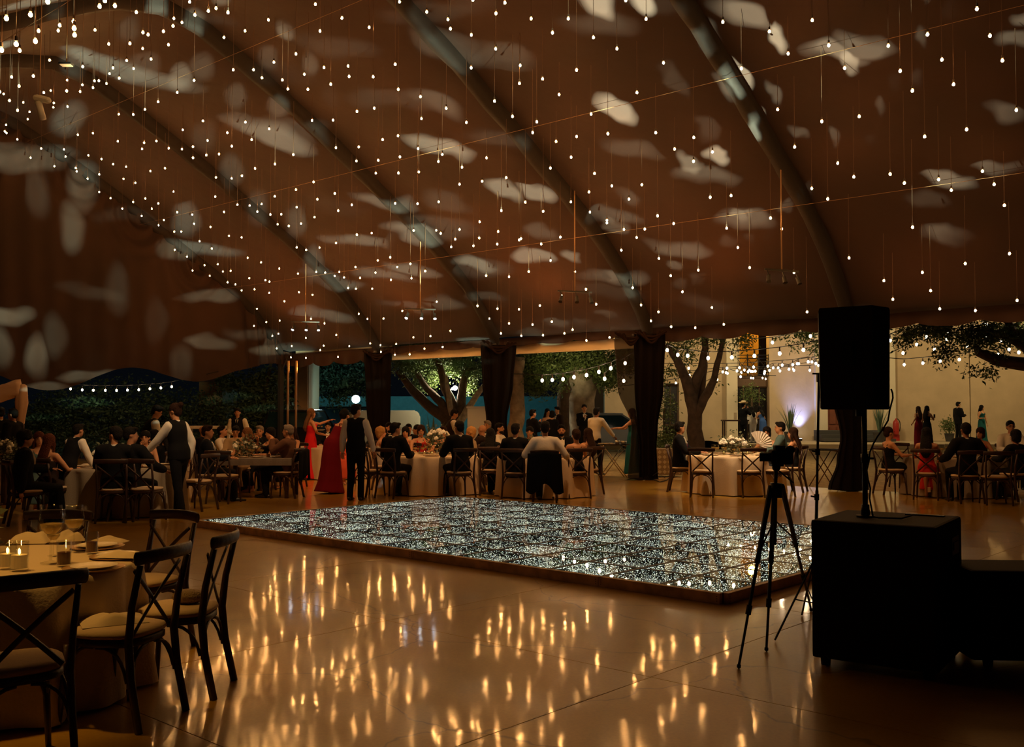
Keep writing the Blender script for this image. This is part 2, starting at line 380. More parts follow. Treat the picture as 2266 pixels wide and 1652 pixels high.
# ================================================================ dance floor
NP_, MP_ = 13, 8
PN = G(1600, 1335); PL = G(439, 1150, .09); PN = Vector((PN.x, PN.y, 0)); PL.z = 0
e1 = (PL - PN); L1 = e1.length; ps = L1 / NP_; e1.normalize(); e2 = Vector((-e1.y, e1.x, 0)); e2 = e2 if e2.y > 0 else -e2
DROT = math.atan2(-e1.y, -e1.x)
df = thing('dance_floor', 'raised mirrored dance floor of square glass panels full of tiny lights', 'dance floor', PN, 0)
M_frame = mat('panel_metal', (.025, .023, .018), .55, .2)
M_edge = mat('edge_board_paint', (.72, .52, .34), .55, bump=.2, bscale=12, var=.35, vscale=6)
M_dots = mat('tiny_led', (1, 1, 1), .5, emit=(1, .96, .78), es=3.6, light=False)
M_dotc = mat('tiny_led_cold', (1, 1, 1), .5, emit=(.82, .92, 1), es=3.2, light=False)
M_pan = mat('panel_mirror_back', (.20, .22, .20), .35, .6)
def glassmat(name, tint, refl, rough=.02):
    m = bpy.data.materials.new(name); m.use_nodes = True; nt = m.node_tree; N = nt.nodes; L = nt.links
    N.remove(N['Principled BSDF']); out = N['Material Output']
    t = N.new('ShaderNodeBsdfTransparent'); t.inputs[0].default_value = (*tint, 1)
    g = N.new('ShaderNodeBsdfGlossy'); g.inputs['Roughness'].default_value = rough; g.inputs[0].default_value = (.95, .97, .95, 1)
    f0 = N.new('ShaderNodeFresnel'); f0.inputs[0].default_value = refl; ge = N.new('ShaderNodeNewGeometry'); f = N.new('ShaderNodeMath'); f.operation = 'MULTIPLY'; iv = N.new('ShaderNodeMath'); iv.operation = 'SUBTRACT'; iv.inputs[0].default_value = 1; L.new(ge.outputs['Backfacing'], iv.inputs[1]); L.new(f0.outputs[0], f.inputs[0]); L.new(iv.outputs[0], f.inputs[1])
    x = N.new('ShaderNodeMixShader'); L.new(f.outputs[0], x.inputs[0]); L.new(t.outputs[0], x.inputs[1]); L.new(g.outputs[0], x.inputs[2]); L.new(x.outputs[0], out.inputs[0])
    return m
M_dglass = glassmat('dance_floor_glass', (.9, .95, .9), 1.32, .015)
def dl(a, b, z=0): return e1 * a + e2 * b + Vector((0, 0, z))
TOPZ = .092
def panel_frame():
    b_ = newbm(); h = ps / 2; w_ = .022
    for sx, sy, lx, ly in ((0, h - w_ / 2, ps - .004, w_), (0, -h + w_ / 2, ps - .004, w_), (h - w_ / 2, 0, w_, ps - 2 * w_ - .001), (-h + w_ / 2, 0, w_, ps - 2 * w_ - .001)): box(b_, (sx, sy, .05), (lx, ly, .082))
    box(b_, (0, 0, .012), (ps - .01, ps - .01, .006), mi=1)
    return b_
def dots_bm(seed, n=820):
    rnd = random.Random(seed); b_ = newbm(); h = ps / 2 - .03
    dense = rnd.uniform(.6, 1.25); n = int(n * dense)
    for i in range(n):
        layer = rnd.choice((0, 0, 1, 2, 3))  # inner and deeper dots stand in for the LEDs' mirror reflections
        z = .080 - layer * .017; x = rnd.uniform(-h, h); y = rnd.uniform(-h, h)
        if rnd.random() < .35: # rows of lights along the edges
            e = rnd.choice((-1, 1)) * h; 
            if rnd.random() < .5: x = e
            else: y = e
        r = rnd.uniform(.0026, .0048) * (1 - .1 * layer)
        vs_ = [b_.verts.new((x + dx * r, y + dy * r, z + dz * r)) for dx, dy, dz in ((1, 0, 0), (-1, 0, 0), (0, 1, 0), (0, -1, 0), (0, 0, 1.3))]
        mi = 0 if rnd.random() < .72 else 1
        for t3 in ((0, 2, 4), (2, 1, 4), (1, 3, 4), (3, 0, 4)): b_.faces.new([vs_[q] for q in t3]).material_index = mi
    return b_
pf = None; dm = []
for i in range(NP_):
    for j in range(MP_):
        c = dl((i + .5) * ps, (j + .5) * ps)
        if pf is None:
            o = obj('glass_panel', panel_frame(), [M_frame, M_pan], df, loc=c, rot=(0, 0, DROT)); pf = o.data
            b_ = newbm(); box(b_, (0, 0, .087), (ps - .042, ps - .042, .006)); gq = obj('glass_sheet', b_, M_dglass, o); gm = gq.data
            for sd in range(5):
                me = bpy.data.meshes.new('led_dots'); bb = dots_bm(sd + 1); bb.to_mesh(me); bb.free(); me.materials.append(M_dots); me.materials.append(M_dotc); dm.append(me)
        else:
            o = inst('glass_panel', pf, df, c, (0, 0, DROT)); inst('glass_sheet', gm, o)
        q = inst('led_dots', dm[(i * 3 + j * 5 + i * j) % 5], o, rot=(0, 0, PI / 2 * ((i + j) % 4))); q['kind'] = 'stuff'
M_screw = mat('screw', (.02, .02, .02), .4, .8)
def edge(a, b, p0, d, n_):
    """edge board from a to b panels along direction d, outside normal n_"""
    L_ = (b - a) * ps; bm_ = newbm(); ang = math.atan2(d.y, d.x)
    box(bm_, (0, 0, .047), (L_ - .006, .05, .094), bev=.004)
    c = p0 + d * ((a + b) / 2 * ps) + n_ * .027
    o = obj('edge_board', bm_, M_edge, df, loc=c, rot=(0, 0, ang))
    bm_ = newbm()
    sg = -1 if Vector((-d.y, d.x, 0)).dot(n_) < 0 else 1
    for ex in (-1, 1):
        for zz in (.025, .045, .065):
            ell(bm_, (ex * (L_ / 2 - .03), sg * .025, zz), (.005, .003, .005), sub=1)
    q = obj('screw', bm_, M_screw, o); q['kind'] = 'stuff'
for a, b in ((0, 2), (2, 6), (6, 10), (10, 13)): edge(a, b, Vector((0, 0, 0)), e1, -e2); edge(a, b, dl(0, MP_ * ps), e1, e2)
for a, b in ((0, 4), (4, 8)): edge(a, b, Vector((0, 0, 0)), e2, -e1); edge(a, b, dl(NP_ * ps, 0), e2, e1)
# ================================================================ building and background
M_wall = mat('plaster_cream', (.62, .47, .30), .9, bump=.25, bscale=8, var=.08, vscale=1.5)
M_walll = mat('plaster_pale', (.78, .68, .50), .9, bump=.2, bscale=8)
M_ochre = mat('plaster_ochre', (.62, .34, .06), .9)
M_brown = mat('brown_beam_paint', (.13, .07, .035), .6)
M_dark = mat('dark_opening', (.012, .010, .008), .3)
M_door = mat('door_wood', (.20, .06, .03), .5, var=.2, vscale=3)
M_iron = mat('black_iron', (.02, .018, .015), .5, .6)
M_step = mat('step_stone', (.07, .065, .06), .85, bump=.3, bscale=10)
M_curb = mat('curb_stone', (.50, .40, .26), .9)
YB = 47.6
def wx(px): return X(px, YB)
def wallseg(parent, name, px0, px1, z0, z1, Y=YB, th=.5, m=None):
    b_ = newbm(); x0, x1 = wx(px0), wx(px1)
    box(b_, ((x0 + x1) / 2, Y + th / 2, (z0 + z1) / 2), (x1 - x0, th, z1 - z0)); return obj(name, b_, m or M_wall, parent)
bw = newbm(); box(bw, (wx(2020), YB + 6, 3.9), (wx(2700) - wx(1340) + .5, .3, 8.2)); hall = tag(obj('wall_back', bw, M_brown), kind='structure')
for a, b, Y, m in ((1338, 1470, YB, M_wall), (1503, 1606, YB, M_wall), (1703, 1802, YB, M_wall), (1978, 2146, YB, M_wall), (2148, 2420, YB, M_wall), (2422, 2700, YB, M_wall)):
    wallseg(hall, 'wall_panel', a, b, .15, 8, Y, m=m)
wallseg(hall, 'pilaster', 1606, 1630, .15, 8, YB - .25, .6, M_walll)
wallseg(hall, 'pilaster', 1802, 1828, .15, 8, YB - .25, .6, M_walll)
wallseg(hall, 'pilaster', 1950, 1978, .15, 8, YB - .25, .6, M_walll)
wallseg(hall, 'wall_panel', 1470, 1503, 2.9, 8, YB + .1, .4, M_wall)
wallseg(hall, 'wall_panel', 1828, 1950, 1.9, 8, YB + .1, .4, M_wall); wallseg(hall, 'wall_panel', 1870, 1950, .15, 1.9, YB + .1, .4, M_wall)
# recess with balcony above, dark glazed opening below
wallseg(hall, 'balcony_back_wall', 1625, 1705, 3.3, 8, YB + 2.2, .2, M_ochre)
wallseg(hall, 'lintel', 1630, 1703, 2.75, 3.25, YB + .3, .3, M_brown)
wallseg(hall, 'recess_column', 1634, 1643, .15, 8, YB + .5, .3, M_walll)
for nm, a, b, z0, z1 in (('window_1', 1632, 1703, .4, 2.72), ('window_2', 1470, 1503, .9, 2.8)):
    b_ = newbm(); x0, x1 = wx(a), wx(b); box(b_, ((x0 + x1) / 2, YB + .5, (z0 + z1) / 2), (x1 - x0, .06, z1 - z0)); wn = tag(obj(nm, b_, M_dark), kind='structure')
    b_ = newbm(); n = 4 if a > 1600 else 2
    for i in range(n + 1): box(b_, (x0 + (x1 - x0) * i / n, YB + .45, (z0 + z1) / 2), (.05, .05, z1 - z0))
    for z in (z0, z1): box(b_, ((x0 + x1) / 2, YB + .45, z), (x1 - x0, .05, .06))
    obj('window_frame', b_, M_brown, wn)
rl = thing('balcony_railing', 'dark iron balcony railing in the ochre recess of the building', 'railing', (wx(1668), YB + .1, 3.25))
hw = (wx(1703) - wx(1632)) / 2
b_ = newbm()
for z in (0, .18, .85, 1.0): loft(b_, [(-hw, 0, z), (hw, 0, z)], .022, 5)
obj('rail', b_, M_iron, rl)
for x in (-hw, -hw * .33, hw * .33, hw):
    b_ = newbm(); loft(b_, [(x, 0, 0), (x, 0, 1.05)], .03, 6); obj('railing_post', b_, M_iron, rl)
b_ = newbm()
for i in range(3):
    xa = -hw + i * hw * .667; xb = xa + hw * .667
    loft(b_, [(xa, 0, .18), (xb, 0, .85)], .014, 5); loft(b_, [(xb, 0, .18), (xa, 0, .85)], .014, 5)
obj('cross_bar', b_, M_iron, rl)
d = newbm(); x0, x1 = wx(1830), wx(1868); box(d, ((x0 + x1) / 2, YB - .02, 1.05), (x1 - x0, .08, 1.85)); dr = tag(obj('door_1', d, M_door), kind='structure')
for i in (0, 1):
    for zc, hh in ((.55, .55), (1.35, .8)):
        b_ = newbm(); box(b_, (x0 + (x1 - x0) * (.28 + .44 * i), YB - .08, zc), ((x1 - x0) * .36, .04, hh), bev=.01); obj('door_panel', b_, M_door, dr)
# plinth, steps
b_ = newbm(); box(b_, (wx(2000) + 3, YB - .7, .06), (28, 8.6, .2)); box(b_, (wx(1430), YB - .7, .06), (6, 8.6, .2)); ter = tag(obj('trim_1', b_, M_curb), kind='structure')
st = newbm(); stp = thing('entrance_steps', 'three dark stone steps below the brown door', 'steps', (wx(1868), YB - 2.2, .14))
for i, (w_, y, z) in enumerate(((3.3, .2, .12), (3.2, .65, .3), (3.1, 1.1, .48))):
    b_ = newbm(); box(b_, (0, y + .35, z / 2 + .05), (w_, .95, z), bev=.01); obj('step', b_, M_step, stp)
st.free()
# teal car-park wall, white box, sheds to the left
M_teal = mat('teal_wall_paint', (.10, .34, .40), .85, var=.1)
b_ = newbm(); box(b_, (-4.6, 58, 1.15), (14.6, .3, 2.5)); tw = tag(obj('wall_car_park', b_, M_teal), kind='structure')
M_white = mat('white_paint', (.75, .72, .66), .6)
b_ = newbm(); box(b_, (0, 0, .85), (.8, .7, 1.7), bev=.02); box(b_, (0, 0, 1.73), (.86, .76, .06)); o = obj('utility_cabinet', b_, M_white, loc=(X(1062, 33), 33, 0)); tag(o, 'white utility cabinet standing beside the leaning tree trunks', 'cabinet')
M_tan = mat('shed_boards', (.34, .19, .07), .8, var=.2, vscale=2)
M_yel = mat('lit_shed_wall', (.62, .38, .12), .8)  # brighter shed wall, warm light put into its colour
def shed(label, px0, px1, Y, z1, m, parts):
    r = thing('shed', label, 'building', (X((px0 + px1) / 2, Y), Y, 0)); w_ = X(px1, Y) - X(px0, Y)
    b_ = newbm(); box(b_, (0, 1, z1 / 2), (w_, 2, z1)); obj('wall', b_, M_tan if m is None else m, r)
    b_ = newbm(); box(b_, (0, 1, z1 + .08), (w_ + .4, 2.4, .14)); obj('roof', b_, M_brown, r)
    for i in range(parts):
        b_ = newbm(); box(b_, (-w_ / 2 + w_ * (i + .5) / parts, -.03, z1 * .5), (w_ / parts - .06, .06, z1 * .9), bev=.01); obj('shutter', b_, M_tan, r)
shed('low shed with two brown shutters behind the far hedge', 440, 492, 38, 2.7, None, 2)
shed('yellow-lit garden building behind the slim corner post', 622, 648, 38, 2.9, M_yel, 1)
shed('brown rendered building end left of the teal wall', 650, 683, 37, 3.6, mat('render_brown', (.30, .2, .1), .9), 1)
b_ = newbm(); box(b_, (0, 0, 1.3), (.35, .1, 1.1)); loft(b_, [(0, .08, 0), (0, .08, 1.9)], .04, 6); tag(obj('notice_board', b_, M_white, loc=(X(688, 45), 45, 0)), 'small pale notice board on a post before the teal wall', 'sign')

# ---------------------------------------------------------------- cars
M_carb = mat('car_paint_black', (.01, .01, .012), .15, coat=1); M_carw = mat('car_paint_white', (.30, .27, .19), .4); M_cars = mat('car_paint_silver', (.3, .32, .33), .3, .4)
M_glassd = mat('car_glass', (.008, .022, .028), .08, spec=.4); M_tyre = mat('tyre', (.01, .01, .01), .8); M_lampr = mat('tail_lamp', (.3, .02, .02), .3)
def car(label, px, Y, rz, m, prof, cab, wdt=1.8, cat='car'):
    r = thing('car', label, cat, (X(px, Y), Y, 0), rz)
    def ext(bm_, pr, w0, w1=None, mi=0):
        a = [bm_.verts.new((x, -w0 / 2, z)) for x, z in pr]; b = [bm_.verts.new((x, w0 / 2, z)) for x, z in pr]
        n = len(pr)
        for i in range(n): bm_.faces.new((a[i], a[(i + 1) % n], b[(i + 1) % n], b[i])).material_index = mi
        bm_.faces.new(a[::-1]).material_index = mi; bm_.faces.new(b).material_index = mi
        return a, b
    b_ = newbm(); ext(b_, prof, wdt); bmesh.ops.bevel(b_, geom=b_.edges[:], offset=.05, segments=2, affect='EDGES'); obj('body', b_, m, r, smooth=False)
    b_ = newbm(); a, b = ext(b_, cab, wdt - .12)
    for v in a: v.co.y += (v.co.z - cab[0][1]) * .18
    for v in b: v.co.y -= (v.co.z - cab[0][1]) * .18
    obj('window_glass', b_, M_glassd, r)
    b_ = newbm(); cx = [p[0] for p in cab]; top = max(p[1] for p in cab); tx = [p[0] for p in cab if p[1] == top]
    box(b_, ((min(tx) + max(tx)) / 2, 0, top + .02), (max(tx) - min(tx) + .15, wdt - .4, .07), bev=.02)
    for sx in (-1, 1):
        for p, q in zip(cab, cab[1:]): loft(b_, [(p[0], sx * ((wdt - .12) / 2 - (p[1] - cab[0][1]) * .18), p[1]), (q[0], sx * ((wdt - .12) / 2 - (q[1] - cab[0][1]) * .18), q[1])], .035, 5)
    obj('roof', b_, m, r)
    xs = [p[0] for p in prof]
    for wxp in (min(xs) + .85, max(xs) - .85):
        for sy in (-1, 1):
            b_ = newbm(); loft(b_, [(wxp, sy * (wdt / 2 - .2), .33), (wxp, sy * (wdt / 2 + .01), .33)], .33, 16, up=(0, 0, 1)); obj('wheel', b_, M_tyre, r)
    for sy in (-1, 1):
        b_ = newbm(); box(b_, (max(xs) - .02, sy * wdt * .4, .85), (.08, .2, .18), bev=.02); obj('lamp', b_, M_lampr, r)
suv = [(-2.2, .35), (2.2, .35), (2.25, .95), (1.3, 1.05), (-2.2, 1.1)]
car('black off-road car parked under the blue floodlight', 792, 42, .25, M_carb, suv, [(-2.1, 1.1), (-1.8, 1.72), (.4, 1.72), (1.25, 1.05)], 1.85)
car('black car with its tailgate seen behind the woman in red', 670, 36, 1.5, M_carb, [(-2, .3), (2, .3), (2.1, .9), (1.2, 1.0), (-2, 1.05)], [(-1.9, 1.05), (-1.6, 1.6), (.2, 1.6), (1.1, 1.0)])
car('white van parked behind the seated guests, left of the tree', 846, 37, .1, M_carw, [(-1.1, .4), (1.4, .4), (1.4, 1.45), (1.25, 1.62), (-1.1, 1.62)], [(-1.6, 1.0), (-1.3, 1.5), (-1.12, 1.5), (-1.11, 1.0)], 1.7, 'van')
car('silver car half hidden behind the wide grey trunk', 1330, 41, .1, M_cars, [(-2.1, .3), (2.1, .3), (2.1, .95), (-2.1, .95)], [(-1.7, .95), (-1.0, 1.45), (.7, 1.45), (1.5, .95)])

# ---------------------------------------------------------------- trees
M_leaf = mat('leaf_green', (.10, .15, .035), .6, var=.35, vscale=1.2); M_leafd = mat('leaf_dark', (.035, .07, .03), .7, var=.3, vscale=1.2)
M_bark = mat('bark_brown', (.10, .06, .035), .9, bump=1, bscale=9, var=.35, vscale=6); M_barkg = mat('bark_grey', (.34, .28, .20), .95, bump=1, bscale=5, var=.5, vscale=3); M_barkw = mat('bark_pale', (.55, .45, .32), .9, bump=.8, bscale=9, var=.3, vscale=8)
def leaves_bm(blobs, n, size, seed, long=2.6, droop=.6):
    rnd = random.Random(seed); b_ = newbm(); tot = sum(r[0] * r[2] for _, r in blobs)
    for c, r in blobs:
        k = int(n * r[0] * r[2] / tot)
        while k > 0:
            d = Vector((rnd.gauss(0, 1), rnd.gauss(0, 1), rnd.gauss(0, 1))); d.normalize(); q = rnd.random() ** .45
            p = Vector(c) + Vector((d.x * r[0], d.y * r[1], d.z * r[2])) * q
            if noise.noise(p * 1.6) < -.12: k -= .35; continue
            for _ in range(5): # sprig of leaves
                pp = p + Vector((rnd.gauss(0, 1), rnd.gauss(0, 1), rnd.gauss(0, 1))) * size * 1.1
                a = Vector((rnd.gauss(0, 1), rnd.gauss(0, 1), rnd.gauss(0, .6) - droop)).normalized(); s_ = a.cross(Vector((rnd.gauss(0, 1), rnd.gauss(0, 1), rnd.gauss(0, 1)))).normalized()
                L_ = size * rnd.uniform(.7, 1.3); w_ = L_ / long * .5
                b_.faces.new([b_.verts.new(pp), b_.verts.new(pp + a * L_ * .45 + s_ * w_), b_.verts.new(pp + a * L_), b_.verts.new(pp + a * L_ * .45 - s_ * w_)])
            k -= 1
    return b_
def tree(label, px, Y, trunks, blobs, n, size, bark, leaf, cat='tree', name='tree'):
    """trunks: [(points px,py[,dY]), radii]; blobs: (px, py, dY, rx, ry, rz)"""
    base = Vector((X(px, Y), Y, 0)); r = thing(name, label, cat, base)
    for k, (pts, rad, *mm) in enumerate(trunks):
        b_ = newbm(); P3 = []
        for q in pts:
            p = P(q[0], q[1], Y + (q[2] if len(q) > 2 else 0)) - base
            if q[1] >= 1000: p.z = 0
            P3.append(p)
        # resample smoothly
        out = [P3[0]]; rr = [rad[0]]
        for i in range(len(P3) - 1):
            for t in (.33, .66, 1.0):
                j = Vector((noise.noise(P3[i] * 3 + Vector((t, 0, k))), 0, 0)) * rad[i] * .5
                out.append(P3[i].lerp(P3[i + 1], t) + (j if t < 1 else Vector((0, 0, 0)))); rr.append(rad[i] + (rad[i + 1] - rad[i]) * t)
        loft(b_, out, rr, 12, up=(0, 1, 0), wob=lambda i, a, k=k: 1 + .1 * math.sin(a * 3 + i * .7 + k) + .05 * math.sin(a * 7 + i))
        obj('trunk' if k == 0 else 'branch', b_, mm[0] if mm else bark, r, smooth=True)
    if blobs:
        bl = [((P(a, b, Y + dy) - base), (rx, ry, rz)) for a, b, dy, rx, ry, rz in blobs]
        f = obj('foliage', leaves_bm(bl, n, size, px), leaf, r); f['kind'] = 'stuff'
    return r
tree('forked dark-barked tree behind the man in the purple tie', 1540, 29.5, [
    ([(1541, 1027), (1537, 950), (1534, 900), (1522, 850), (1508, 815), (1490, 785), (1476, 760)], [.26, .22, .21, .17, .13, .11, .09]),
    ([(1534, 905, .1), (1535, 860, .1), (1553, 815), (1562, 770), (1556, 720)], [.15, .17, .13, .10, .09]),
    ([(1538, 925, -.1), (1558, 880, -.1), (1580, 840, -.2), (1592, 790, -.2), (1600, 740, -.2), (1592, 700)], [.12, .13, .10, .08, .07, .05]),
    ([(1550, 890, .3), (1556, 830, .3), (1562, 800, .3)], [.10, .09, .06])],
    [(1500, 755, 0, .5, .7, .35), (1560, 745, .3, .9, .9, .35), (1618, 750, -.2, .6, .5, .35), (1645, 745, 0, .3, .4, .4), (1520, 790, .4, .3, .3, .25), (1480, 820, .5, .25, .3, .25), (1590, 860, -.3, .06, .1, .12), (1560, 690, 0, 1.4, 1, .5)], 900, .11, M_bark, M_leaf)
tree('spreading multi-stemmed tree holding a small lamp', 1005, 35, [
    ([(1008, 1010), (1010, 950), (1003, 910), (985, 860), (975, 815), (960, 770)], [.3, .28, .2, .15, .12, .1]),
    ([(1003, 950), (985, 925), (955, 905), (915, 865), (880, 820)], [.22, .2, .18, .15, .1]),
    ([(1000, 930), (975, 890), (945, 860), (920, 820)], [.2, .15, .12, .08]),
    ([(1008, 955, .1), (1000, 920, -.05), (994, 880, -.3), (988, 830, -.3)], [.13, .12, .09, .05], M_barkw),
    ([(1012, 935), (1020, 890), (1030, 830), (1040, 780)], [.2, .17, .12, .09]),
    ([(1010, 945, -.2), (1035, 905, -.3), (1062, 865, -.3), (1085, 830)], [.14, .12, .09, .06], M_barkw)],
    [(900, 800, 0, .9, .8, .5), (945, 830, 1, .5, .6, .5), (990, 800, .8, 1.0, .9, .5), (1040, 805, 0, .7, .7, .5), (935, 855, .5, .3, .3, .3), (1050, 850, .6, .3, .3, .3), (970, 770, 0, 2.2, 1.2, .5)], 4200, .115, M_bark, M_leaf)
tree('broad leafy tree with two wide grey trunks behind the string of bulbs', 1290, 33.5, [
    ([(1290, 1010), (1290, 930), (1290, 860), (1288, 800)], [.46, .43, .42, .4], M_barkg),
    ([(1248, 1010, 1.5), (1248, 930, 1.5), (1248, 860, 1.5), (1250, 800, 1.5)], [.24, .22, .22, .2], M_bark)],
    [(1190, 800, 0, .9, .8, .55), (1250, 810, 0, .9, .9, .6), (1310, 800, 0, .9, .9, .6), (1160, 830, 0, .45, .6, .45), (1180, 855, 0, .35, .4, .3), (1215, 862, -.2, .4, .4, .2), (1345, 830, -.3, .45, .5, .45), (1370, 800, -.3, .6, .6, .5), (1280, 780, 0, 2.2, 1.2, .4)], 6500, .115, M_barkg, M_leaf)
tree('pale-barked palm trunk rising behind the taper of the curtain', 1140, 33, [([(1138, 1010), (1140, 950), (1143, 890), (1146, 830), (1150, 790)], [.3, .26, .24, .22, .2])], [], 0, .1, mat('bark_tan', (.42, .30, .18), .95, bump=1, bscale=6, var=.4, vscale=4), M_leaf)
tree('low-hanging tree reaching in above the guests by the cream wall', 2330, 23, [
    ([(2420, 1000), (2400, 880), (2330, 810), (2266, 805), (2200, 795), (2165, 780), (2160, 765)], [.3, .24, .18, .16, .13, .10, .06]),
    ([(2300, 800), (2262, 760), (2240, 730), (2225, 690)], [.15, .13, .1, .08]),
    ([(2262, 762), (2230, 745), (2195, 735), (2160, 730)], [.1, .08, .06, .04])],
    [(2040, 728, 0, .7, .6, .13), (2100, 725, .2, .6, .5, .18), (2150, 745, 0, .5, .5, .25), (2210, 735, 0, .5, .5, .25), (2120, 775, -.2, .45, .4, .14), (2075, 790, -.2, .35, .3, .08), (2230, 775, 0, .3, .3, .15), (2190, 822, -.2, .22, .2, .08), (2145, 817, -.2, .09, .1, .06), (2255, 740, 0, .4, .4, .3), (1995, 745, 0, .25, .3, .12)], 1500, .10, M_bark, M_leaf)
tree('thin hanging spray of willow leaves before the cream wall', 1795, 33, [([(1900, 1020), (1885, 850), (1860, 720), (1800, 708)], [.08, .07, .06, .03])],
    [(1750, 738, 0, .45, .4, .12), (1790, 735, 0, .5, .4, .12), (1808, 765, 0, .15, .2, .3), (1765, 765, 0, .12, .1, .08)], 220, .13, M_bark, M_leaf)
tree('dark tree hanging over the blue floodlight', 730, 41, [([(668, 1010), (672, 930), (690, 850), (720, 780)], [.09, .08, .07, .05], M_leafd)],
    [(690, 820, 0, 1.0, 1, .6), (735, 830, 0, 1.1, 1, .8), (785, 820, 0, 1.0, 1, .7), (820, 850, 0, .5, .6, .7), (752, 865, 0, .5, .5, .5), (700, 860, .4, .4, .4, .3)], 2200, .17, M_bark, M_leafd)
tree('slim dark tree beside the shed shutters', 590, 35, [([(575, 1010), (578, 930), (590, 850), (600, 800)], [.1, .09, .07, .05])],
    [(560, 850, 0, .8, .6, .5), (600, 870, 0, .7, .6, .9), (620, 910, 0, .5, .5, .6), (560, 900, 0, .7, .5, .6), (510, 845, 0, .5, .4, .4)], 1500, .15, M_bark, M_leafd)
# hedges at the far left
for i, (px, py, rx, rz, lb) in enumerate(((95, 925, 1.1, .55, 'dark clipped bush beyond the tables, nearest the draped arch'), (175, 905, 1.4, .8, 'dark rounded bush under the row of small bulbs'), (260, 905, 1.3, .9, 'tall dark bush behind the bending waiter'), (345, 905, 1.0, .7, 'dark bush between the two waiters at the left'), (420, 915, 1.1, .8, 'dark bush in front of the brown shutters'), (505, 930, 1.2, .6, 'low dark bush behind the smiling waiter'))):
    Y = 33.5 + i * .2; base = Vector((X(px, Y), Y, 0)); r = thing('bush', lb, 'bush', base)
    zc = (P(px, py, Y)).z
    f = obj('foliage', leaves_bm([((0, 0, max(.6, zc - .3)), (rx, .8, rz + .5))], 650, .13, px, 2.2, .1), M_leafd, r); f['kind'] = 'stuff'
    b_ = newbm(); loft(b_, [(0, 0, 0), (.05, 0, .9)], [.06, .04], 6); obj('stem', b_, M_bark, r)
# spiky plants
def agave(label, px, Y, n, h, spread, z0=0, m=None, pot=False):
    rnd = random.Random(px); r = thing('spiky_plant', label, 'plant', (X(px, Y), Y, z0)); m = m or mat('agave_leaf', (.10, .16, .10), .5)
    zb = 0
    if pot:
        b_ = newbm(); lathe(b_, [(.2, 0), (.28, .45), (.3, .48), (.26, .48), (.24, .4), (0, .4)], 14); obj('pot', b_, M_step, r, smooth=True); zb = .4
    for k in range(n):
        a = rnd.uniform(0, 2 * PI); tlt = rnd.uniform(.05, 1) * spread; L_ = h * rnd.uniform(.7, 1.05)
        e = Vector((math.cos(a) * tlt * L_, math.sin(a) * tlt * L_, zb + L_ * math.sqrt(max(.05, 1 - tlt * tlt * .8))))
        b_ = newbm(); loft(b_, bez((math.cos(a) * .04, math.sin(a) * .04, zb), (e.x * .35, e.y * .35, zb + (e.z - zb) * .6), e, 4), [(.03, .008), (.035, .008), (.03, .006), (.018, .005), (.003, .002)], 4); obj('leaf_blade', b_, m, r)
agave('spiky agave with dark blades beside the tree with the lamp', 955, 33, 26, 1.45, .75)
agave('tall grassy plant standing left of the white-blue uplight', 1748, 45.2, 30, 1.35, .5, .16, pot=True)
agave('spiky plant in front of the blue-lit wall behind the loudspeaker', 1945, 45.2, 28, 1.4, .5, .16, pot=True)
agave('dark palm tuft behind the white van', 882, 35.5, 20, 1.0, .8)
for lb, px, Y, rx, rz, pz in (('round leafy potted plant left of the man in black suit on the terrace', 2100, 46.3, .32, .35, .3), ('bushy potted tree in the dark doorway behind the cowboy hat', 1664, 46.9, .55, .5, 1.75), ('pale flowering shrub left of the forked tree', 1470, 27.2, .35, .3, .35), ('dark shrub climbing left of the forked tree', 1468, 31, .35, .9, 1.3)):
    r = thing('potted_plant', lb, 'plant', (X(px, Y), Y, .16 if Y > 44 else 0))
    b_ = newbm(); lathe(b_, [(.16, 0), (.22, .35), (.24, .38), (.2, .38), (.18, .3), (0, .3)], 12); obj('pot', b_, M_step, r, smooth=True)
    b_ = newbm(); loft(b_, [(0, 0, .3), (.02, 0, pz + .4)], .03, 6); obj('stem', b_, M_bark, r)
    f = obj('foliage', leaves_bm([((0, 0, pz + .45), (rx, rx, rz))], 160, .10, px), M_leaf, r); f['kind'] = 'stuff'
# patterned tile planter block seen right of the black curtain
M_tileb = mat('tile_ground', (.42, .30, .18), .7); M_tilew = mat('tile_white', (.72, .60, .42), .6)
r = thing('tiled_planter', 'low tiled planter block with a lattice of pale tiles', 'planter', (X(1472, 25.6), 25.6, 0))
b_ = newbm(); box(b_, (0, 0, .33), (.75, .5, .66), bev=.01); obj('block', b_, M_tileb, r)
for i in range(6):
    for j in range(5):
        b_ = newbm(); box(b_, (0, 0, 0), (.075, .012, .075), M=Matrix.Translation((-.31 + i * .125, -.254, .08 + j * .125)) @ Matrix.Rotation(PI / 4, 4, 'Y')); obj('tile', b_, M_tilew, r)
# round planter ring under the forked tree
b_ = newbm(); lathe(b_, [(1.0, 0), (1.0, .35), (.85, .38), (.85, .2), (0, .2)], 24); tag(obj('tree_ring', b_, M_tileb, smooth=False, loc=(X(1540, 29.5), 29.5, 0)), 'round stone ring planter at the foot of the forked tree', 'planter')

# uplight fixtures
M_upl = mat('uplight_lens', (1, 1, 1), .3, emit=(.6, .75, 1), es=25); 
for lb, x in (('small white uplight at the wall left of the steps', 13.55), ('small white uplight at the wall behind the loudspeaker', 17.3)):
    r = thing('uplight', lb, 'lamp', (x, 47.0, .16)); b_ = newbm(); box(b_, (0, 0, .06), (.22, .16, .1), bev=.01); obj('housing', b_, M_iron, r)
    b_ = newbm(); box(b_, (0, 0, .118), (.18, .12, .012)); obj('lens', b_, M_upl, r)
